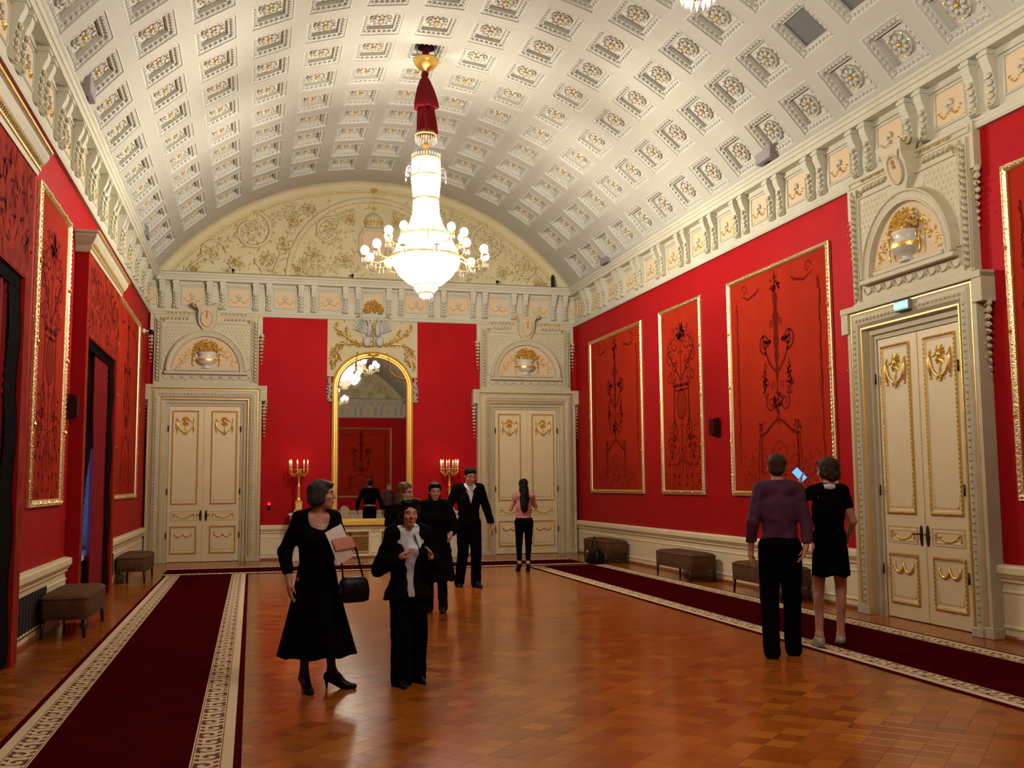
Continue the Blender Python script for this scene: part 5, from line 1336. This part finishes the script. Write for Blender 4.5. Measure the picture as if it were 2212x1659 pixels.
    def trousers(s, name='trousers', m='black cloth', r=(.098,.072,.062), hem=.06, top=1.00, wr=.004):
        a,b=s.bounds(); b=b.copy(); b[2]=1.1*s.k; F=s.field(a,b); k=s.k; J=s.J
        F.ell(V3(0,.012,.92)*k,V3(.168,.130,.14)*k,.05); F.cap(V3(0,.0,.98)*k,V3(0,0,1.02)*k,.125*k,.122*k,.05,.8)
        for d in (-1,1):
            e=J['an'][d]+(J['kn'][d]-J['an'][d])*0; lo=J['an'][d].copy(); lo[2]=hem*k
            F.cap(J['hip'][d],J['kn'][d],r[0]*k,r[1]*k,.03); F.cap(J['kn'][d],lo,r[1]*k,r[2]*k,.02)
        F.cut(lambda X,Y,Z:(Z-top*k)+0*X+0*Y)
        return s.part(F,name,m,wr)
    def shoes(s, m='black leather', pump=True, stiletto=False):
        for d in (-1,1):
            a=s.J['an'][d]; F=Field(a-V3(.16,.26,.16)*s.k-V3(0,0,.06),a+V3(.16,.26,.03)*s.k,min(s.h,.006)); F.lo[2]=-.02 if F.lo[2]>-.02 else F.lo[2]
            F.__init__((a[0]-.22,a[1]-.26,-.012),(a[0]+.22,a[1]+.26,a[2]+.05),min(s.h,.006)); s.foot(F,d,1.16,.014)
            top=a[2]-.018*s.k if pump else a[2]+.01; F.cut(lambda X,Y,Z:(Z-top)+0*X+0*Y); F.cut(lambda X,Y,Z:(.0-Z)+0*X+0*Y)
            o=s.part(F,'shoe',m)
            if stiletto:
                D=s.J['ft'][d]/np.linalg.norm(s.J['ft'][d]); hl=a-D*.045*s.k; b=MB(); b.tube([(hl[0],hl[1],a[2]-.06*s.k),(hl[0]+D[0]*.006,hl[1]+D[1]*.006,.002)],[.018,.006],8); b.build('stiletto_heel',m,o)
    def hair(s, m, ells, name='hair', wr=.003):
        a=s.hc-.30*s.k; b=s.hc+.26*s.k; a[2]=s.hc[2]-.62*s.k; F=Field(a,b,min(s.h,.008))
        for c,r,sub in ells: F.ell(s.hp(*c),np.array(r)*s.k,.018 if not sub else .010,s.R,sub)
        return s.part(F,name,m,wr,60)
def skirt(p, name, m, top, bot, rt, rb, folds, amp, sy=.8, off=(0,0)):
    b=MB(); N=72; R_=14; vs=[]
    for i in range(R_+1):
        t=i/R_; z=top+(bot-top)*t; r=rt+(rb-rt)*t**1.1
        for j in range(N):
            a=2*PI*j/N; q=r*(1+amp*t*math.sin(folds*a+.6*math.sin(2*a))); vs.append((off[0]*t+q*math.cos(a),off[1]*t+q*sy*math.sin(a),z+.012*t*math.sin(folds*a)))
    b.add(vs,[(i*N+j,i*N+(j+1)%N,(i+1)*N+(j+1)%N,(i+1)*N+j) for i in range(R_) for j in range(N)],0,True)
    return b.build(name,m,p.t)
def heading(dx,dy): return math.atan2(dx,-dy)       # rotation so that the figure (facing -y) looks along (dx,dy)

# ---- tall grey-haired woman in black, head turned to the right
p=Person('grey-haired woman in a black top and flared black skirt holding a brochure',(.495,8.02,0),.22,1.57,'f',.007,
  dict(elL=V3(-.255,.05,1.13),wrL=V3(-.235,-.03,.885),elR=V3(.235,.0,1.14),wrR=V3(.12,-.215,1.20),hdR=V3(-.12,-.35,.75),
       knR=V3(.10,-.02,.52),anL=V3(-.095,.0,.155),anR=V3(.135,-.01,.155),ftL=V3(.05,-1,0),ftR=V3(.95,-.45,0),head=V3(.03,-.035,1.595)),turn=1.15,nod=-.03,heel=.07)
p.J['sh'][-1][0]=-.132; p.J['sh'][1][0]=.132
p.lt=1.0; p.tt=.88; p.stock=.62*p.k; p.body()
k=p.k
p.torso('black_top','charcoal cloth',bot=.93,sleeve=1.55,fat=.016,hipw=.155,cut=lambda X,Y,Z:(.098*k-np.sqrt(X*X+(Y+.075*k)**2*.9+(Z-1.43*k)**2*.62)))
skirt(p,'flared_skirt','black cloth',1.03*k,.285*k,.150*k,.315*k,7,.09,.8,(.02,0))
p.shoes('black leather',True,True)
p.hair('hair grey',[((0,.022,.045),(.092,.108,.092),0),((0,.055,-.02),(.090,.070,.085),0),((.066,.02,-.025),(.030,.055,.065),0),((-.066,.02,-.025),(.030,.055,.065),0),((0,-.055,.088),(.070,.045,.030),0),((0,-.105,-.02),(.062,.055,.075),1)])
b=MB(); b.tube([(.072*math.cos(a)*k,(-.045+.085*math.sin(a)-.02)*k,(1.375+.03*math.sin(a))*k) for a in [PI+PI*i/16 for i in range(17)]],.0035,6); b.build('necklace','satin white',p.t)
W=p.J['wr'][1]
t=thing('brochure','white and red printed brochure held by the grey-haired woman','brochure',(0,0,0),.22); t.location=p.t.location
def bend(x0,z0,ang,n=7):
    vs=[]
    for i in range(n):
        u=i/(n-1); y=-.035*math.sin(u*2.2)
        for s_ in (-1,1): vs.append((x0+math.cos(ang)*.0+s_*.075*math.cos(ang)+math.sin(ang)*(u-.5)*.27,W[1]-.075+y+s_*.02,z0+s_*.075*-math.sin(ang)+math.cos(ang)*(u-.5)*.27))
    return vs,[(2*i,2*i+1,2*i+3,2*i+2) for i in range(n-1)]
b=MB(); vs,fs=bend(W[0]-.02,W[2]+.00,-.42); b.add(vs,fs,0,True); b.add([(x,y+.004,z) for x,y,z in vs],[f[::-1] for f in fs],0,True); b.build('pages','paper',t)
b=MB(); b.add([(x+.03+(.012 if i%2 else -.0),y-.004,z-.01) for i,(x,y,z) in enumerate(vs)][5:11],[(0,1,3,2),(2,3,5,4)],0,True); b.build('printed_cover','paper print',t)
t=thing('handbag','black leather handbag hanging at the grey-haired woman\'s side','bag',(.765,7.86,.815*k),.35)
b=MB(); sq=lambda a,e:math.copysign(abs(a)**e,a)
b.add([(.125*kx*sq(math.cos(a),.6),.06*ky*sq(math.sin(a),.7),z) for z,kx,ky in ((-.085,.75,.6),(-.07,.95,.95),(.0,1.0,1.05),(.07,.9,.8),(.105,.72,.35)) for a in [2*PI*i/26 for i in range(26)]],[(i*26+j,i*26+(j+1)%26,(i+1)*26+(j+1)%26,(i+1)*26+j) for i in range(4) for j in range(26)]+[list(range(104,130)),list(range(25,-1,-1))],0,True); b.build('body','black leather',t)
b=MB(); b.tube([(-.09,0,.09),(-.105,0,.25),(-.075,.02,.42),(-.03,.02,.44),(.02,0,.30),(.08,0,.09)],.007,6); b.build('strap','black leather',t)
b=MB(); b.sph((0,-.055,.06),(.014,.010,.014),8,5); b.build('clasp','bronze',t)

# ---- short dark-haired woman with a white ruffled collar
p=Person('short black-haired woman in black jacket with white ruffled collar facing camera',(1.215,8.08,0),.14,1.405,'f',.0065,
  dict(elL=V3(-.285,.03,1.075),wrL=V3(-.135,-.20,1.20),hdL=V3(.45,-.5,.55),elR=V3(.285,.03,1.075),wrR=V3(.165,-.20,1.18),hdR=V3(-.25,-.5,.7),
       anL=V3(-.085,-.06,.085),anR=V3(.10,.08,.085),knL=V3(-.09,-.06,.48),head=V3(0,-.035,1.585)),turn=-.08,nod=-.05)
p.closed=True; p.body(); k=p.k
p.torso('silver_blouse','satin white',bot=.82,sleeve=0,fat=.016,hipw=.190,wr=.004)
jk=p.torso('black_jacket','charcoal cloth',bot=.80,sleeve=1.80,fat=.028,hipw=.215,sl_r=.066,wr=.006,cut=lambda X,Y,Z:np.where(Y<.02,(.034*k+.17*np.clip(Z-1.06*k,0,1))-np.abs(X+.012*k),-1))
p.trousers('wide_trousers','black cloth',(.105,.092,.098),.045)
p.shoes('black leather',False)
p.hair('hair black',[((0,.030,.060),(.104,.112,.096),0),((-.066,.02,.005),(.032,.065,.060),0),((.066,.02,.005),(.032,.065,.060),0),((0,.07,.0),(.090,.066,.085),0),((0,-.050,.115),(.080,.046,.030),0),((-.05,-.03,.125),(.055,.05,.035),0),((.05,-.03,.125),(.055,.05,.035),0),((0,-.115,.005),(.064,.060,.082),1)],wr=.009)
b=MB(); N=40; vs=[]
for i in range(N+1):
    a=-.35*PI+1.70*PI*i/N+PI*.0; u=i/N; ang=PI*.5+ (u-.5)*1.72*PI
    for j in range(5):
        q=j/4; r=(.060+.075*q)*k; z=(1.455-.055*q+.012*math.sin(9*ang+j)-.10*max(0,-math.sin(ang))*(.4+q))*k
        vs.append((r*1.05*math.cos(ang),(r*math.sin(ang)*1.0+(.005-.05*max(0,-math.sin(ang))))*1,z+.016*math.sin(PI*q)))
b.add(vs,[(i*5+j,i*5+j+1,(i+1)*5+j+1,(i+1)*5+j) for i in range(N) for j in range(4)],0,True); b.build('ruffled_collar','satin white',p.t)

b=MB()
for d,sx in ((-1,.0),(1,.0)):
    for i in range(3): b.sph((.055*k,-.158*k,(1.06-.10*i)*k),(.011,.006,.011),8,4)
b.build('jacket_buttons','bronze',p.t)

# ---- young man in dark v-neck jumper walking towards the camera
p=Person('man in dark v-neck jumper and white open collar, looking down while walking',(3.23,15.3,0),.05,1.80,'m',.009,
  dict(elL=V3(-.30,.05,1.13),wrL=V3(-.335,-.02,.90),hdL=V3(.15,-.3,-1),elR=V3(.28,.05,1.12),wrR=V3(.345,-.02,.86),hdR=V3(.1,-.2,-1),
       knL=V3(-.10,-.05,.49),anL=V3(-.11,.14,.09),anR=V3(.085,-.08,.085),knR=V3(.09,-.06,.49),head=V3(.01,-.05,1.58)),turn=.05,nod=.32)
p.body(); k=p.k
p.torso('white_shirt','white cloth',bot=1.0,sleeve=0,fat=.010,wr=0)
p.torso('v_neck_jumper','charcoal cloth',bot=.90,sleeve=1.92,fat=.020,wr=.003,hipw=.150,cut=lambda X,Y,Z:np.where(Y<.0,np.clip((Z-1.19*k)*.27,-.05,1)-np.abs(X),-1))
b=MB()
for d in (-1,1):
    vs=[(d*.015,-.135,1.37),(d*.085,-.10,1.43),(d*.075,-.035,1.475),(d*.045,-.075,1.46)]
    b.add([(x*k,y*k-.012,z*k) for x,y,z in vs],[(0,1,2,3)],0); b.add([(x*k,y*k-.006,z*k) for x,y,z in vs],[(3,2,1,0)],0)
b.build('shirt_collar','white cloth',p.t)
p.trousers('trousers','black cloth',(.100,.078,.072),.05); p.shoes('black leather',False)
p.hair('hair black',[((0,.02,.052),(.086,.100,.086),0),((0,.06,.0),(.076,.055,.07),0),((0,-.04,.098),(.066,.048,.028),0),((0,-.105,-.005),(.066,.060,.092),1)])

# ---- young woman from behind in a pink top
p=Person('young woman seen from behind with long dark hair and pink top',(4.72,17.60,0),PI-.1,1.62,'f',.009,
  dict(elL=V3(-.245,-.10,1.20),wrL=V3(-.10,-.27,1.36),hdL=V3(.3,-.2,.9),elR=V3(.235,-.08,1.16),wrR=V3(.10,-.28,1.33),hdR=V3(-.3,-.2,.9),
       anL=V3(-.075,.0,.17),anR=V3(.08,-.05,.17),head=V3(0,-.05,1.59)),turn=0,nod=.05,heel=.085)
p.lt=.70; p.body(); k=p.k
p.torso('pink_top','pink cloth',bot=.97,sleeve=.25,fat=.010,hipw=.140)
p.trousers('slim_trousers','black cloth',(.090,.062,.048),.235); p.shoes('black leather',True,True)
p.hair('hair black',[((0,.022,.050),(.090,.104,.090),0),((0,.085,-.08),(.092,.058,.15),0),((0,.135,-.24),(.094,.052,.17),0),((.01,.165,-.36),(.075,.045,.15),0),((0,-.10,-.02),(.06,.055,.08),1)],'long_hair',.006)
t=thing('camera','dark compact camera held up by the woman in the pink top','camera',(4.72,17.86,1.38*k),-.1)
b=MB(); b.cbox((-.055,-.012,-.032),(.055,.014,.032),.005); b.build('body','black leather',t); b=MB(); b.lathe([(.022,0),(.022,.025),(.0,.025)],12,0,Matrix.Translation((0,.012,0))@Matrix.Rotation(-PI/2,4,'X')); b.build('lens','bronze',t)

# ---- couple before the right wall, seen from behind
p=Person('man from behind in plum shirt and black trousers before the large tapestry',(4.66,8.40,0),PI-.45,1.80,'m',.008,
  dict(sw=.150,elL=V3(-.225,.04,1.12),wrL=V3(-.21,.10,.93),hdL=V3(.25,.25,-.9),elR=V3(.225,.05,1.12),wrR=V3(.245,-.03,.87),hdR=V3(0,-.15,-1),
       anL=V3(-.085,-.02,.085),knL=V3(-.09,-.04,.49),anR=V3(.10,.16,.10),knR=V3(.10,-.02,.49),head=V3(0,-.02,1.585)),turn=-.1,nod=.02)
p.body(); k=p.k
p.torso('plum_shirt','purple shirt',bot=.95,sleeve=1.93,fat=.012,wr=.005,hipw=.145)
p.trousers('trousers','black cloth',(.100,.078,.070),.05); p.shoes('black leather',False)
b=MB(); b.lathe([(.066*k,1.44*k),(.068*k,1.475*k),(.060*k,1.485*k),(.056*k,1.44*k)],24,0,Matrix.Translation((0,.012,0))); b.build('shirt_collar','purple shirt',p.t)
p.hair('hair brown',[((0,.022,.045),(.083,.099,.083),0),((0,.068,-.015),(.068,.042,.055),0),((0,-.105,-.02),(.070,.062,.085),1)],wr=.002)
p=Person('woman from behind in short black dress raising a glowing phone',(5.34,8.68,.0095),PI-.35,1.75,'f',.008,
  dict(sw=.135,elR=V3(.305,-.12,1.30),wrR=V3(.20,-.30,1.45),hdR=V3(-.15,-.35,.9),elL=V3(-.22,-.01,1.13),wrL=V3(-.20,-.16,.98),hdL=V3(.3,-.6,-.5),
       anL=V3(-.075,-.03,.10),anR=V3(.14,.10,.11),knR=V3(.11,-.03,.50),head=V3(-.01,-.03,1.59)),turn=.55,nod=.02,heel=.02)
p.lt=.95; p.tt=.9; p.body(); k=p.k
p.torso('black_dress','black cloth',bot=.90,sleeve=.45,fat=.010,hipw=.145)
skirt(p,'dress_skirt','black cloth',1.04*k,.635*k,.150*k,.172*k,5,.03,.85)
b=MB(); b.lathe([(.075*k,1.425*k),(.090*k,1.44*k),(.070*k,1.475*k),(.060*k,1.47*k)],28,0,Matrix.Translation((0,.015,0))); b.build('white_collar','white cloth',p.t)
p.shoes('silver shoe',True)
p.hair('hair brown',[((0,.025,.050),(.094,.108,.090),0),((0,.070,-.025),(.082,.055,.075),0),((.068,.02,-.01),(.028,.055,.055),0),((-.068,.02,-.01),(.028,.055,.055),0),((0,-.055,.086),(.070,.045,.030),0),((0,-.108,-.02),(.060,.056,.080),1)],wr=.005)
Wp=Vector(tuple(p.J['wr'][1]+np.array((-.015,-.075,.125))*k)); Wp.rotate(Matrix.Rotation(PI-.35,3,'Z'))
t=thing('phone','glowing blue phone screen held up by the woman in the black dress','phone',(5.34+Wp.x,8.68+Wp.y,Wp.z),PI-.35)
M=Matrix.Rotation(.75,4,'Y')
b=MB(); b.cbox((-.040,-.006,-.078),(.040,.004,.078),.004,0,M); b.build('phone_case','black leather',t)
b=MB(); b.box((-.036,.004,-.070),(.036,.0055,.070),0,M); b.build('screen','phone glow',t)

# ---- two people standing between, partly hidden behind the short woman
p=Person('long-haired blonde woman in black behind the short woman, face turned right',(1.60,11.0,0),.45,1.55,'f',.008,
  dict(elL=V3(-.24,.0,1.13),wrL=V3(-.16,-.22,1.17),hdL=V3(.3,-.6,.3),elR=V3(.22,.0,1.13),wrR=V3(.04,-.25,1.15),hdR=V3(-.5,-.4,.3),head=V3(0,-.03,1.60)),turn=.35,nod=.12)
p.body(); k=p.k
p.torso('black_top','charcoal cloth',bot=.93,sleeve=.6,fat=.014); p.trousers('trousers','black cloth',(.095,.07,.06),.05); p.shoes('black leather',False)
p.hair('hair blond',[((0,.022,.048),(.088,.102,.088),0),((-.060,.03,-.10),(.042,.06,.14),0),((.062,.04,-.10),(.040,.055,.13),0),((0,.07,-.12),(.085,.045,.16),0),((-.075,-.03,-.19),(.034,.034,.10),0),((0,-.108,-.02),(.056,.056,.085),1)],'long_hair',.005)
p=Person('dark-haired person in a long dark coat half hidden behind the short woman',(2.20,12.4,0),-.35,1.56,'f',.009,
  dict(elL=V3(-.24,.0,1.12),wrL=V3(-.22,-.12,.92),elR=V3(.25,.02,1.12),wrR=V3(.24,-.18,1.05),hdR=V3(0,-.6,-.6),head=V3(0,-.04,1.59)),turn=.3,nod=.1)
p.body(); k=p.k
p.torso('dark_coat','charcoal cloth',bot=.80,sleeve=1.7,fat=.028,hipw=.19); skirt(p,'coat_skirt','charcoal cloth',.95*k,.42*k,.19*k,.26*k,5,.05,.8)
p.trousers('trousers','black cloth',(.095,.07,.06),.05); p.shoes('black leather',False)
p.hair('hair black',[((0,.022,.050),(.090,.104,.090),0),((0,.065,-.05),(.085,.055,.10),0),((0,-.045,.098),(.070,.048,.028),0),((0,-.108,-.01),(.058,.056,.092),1)])
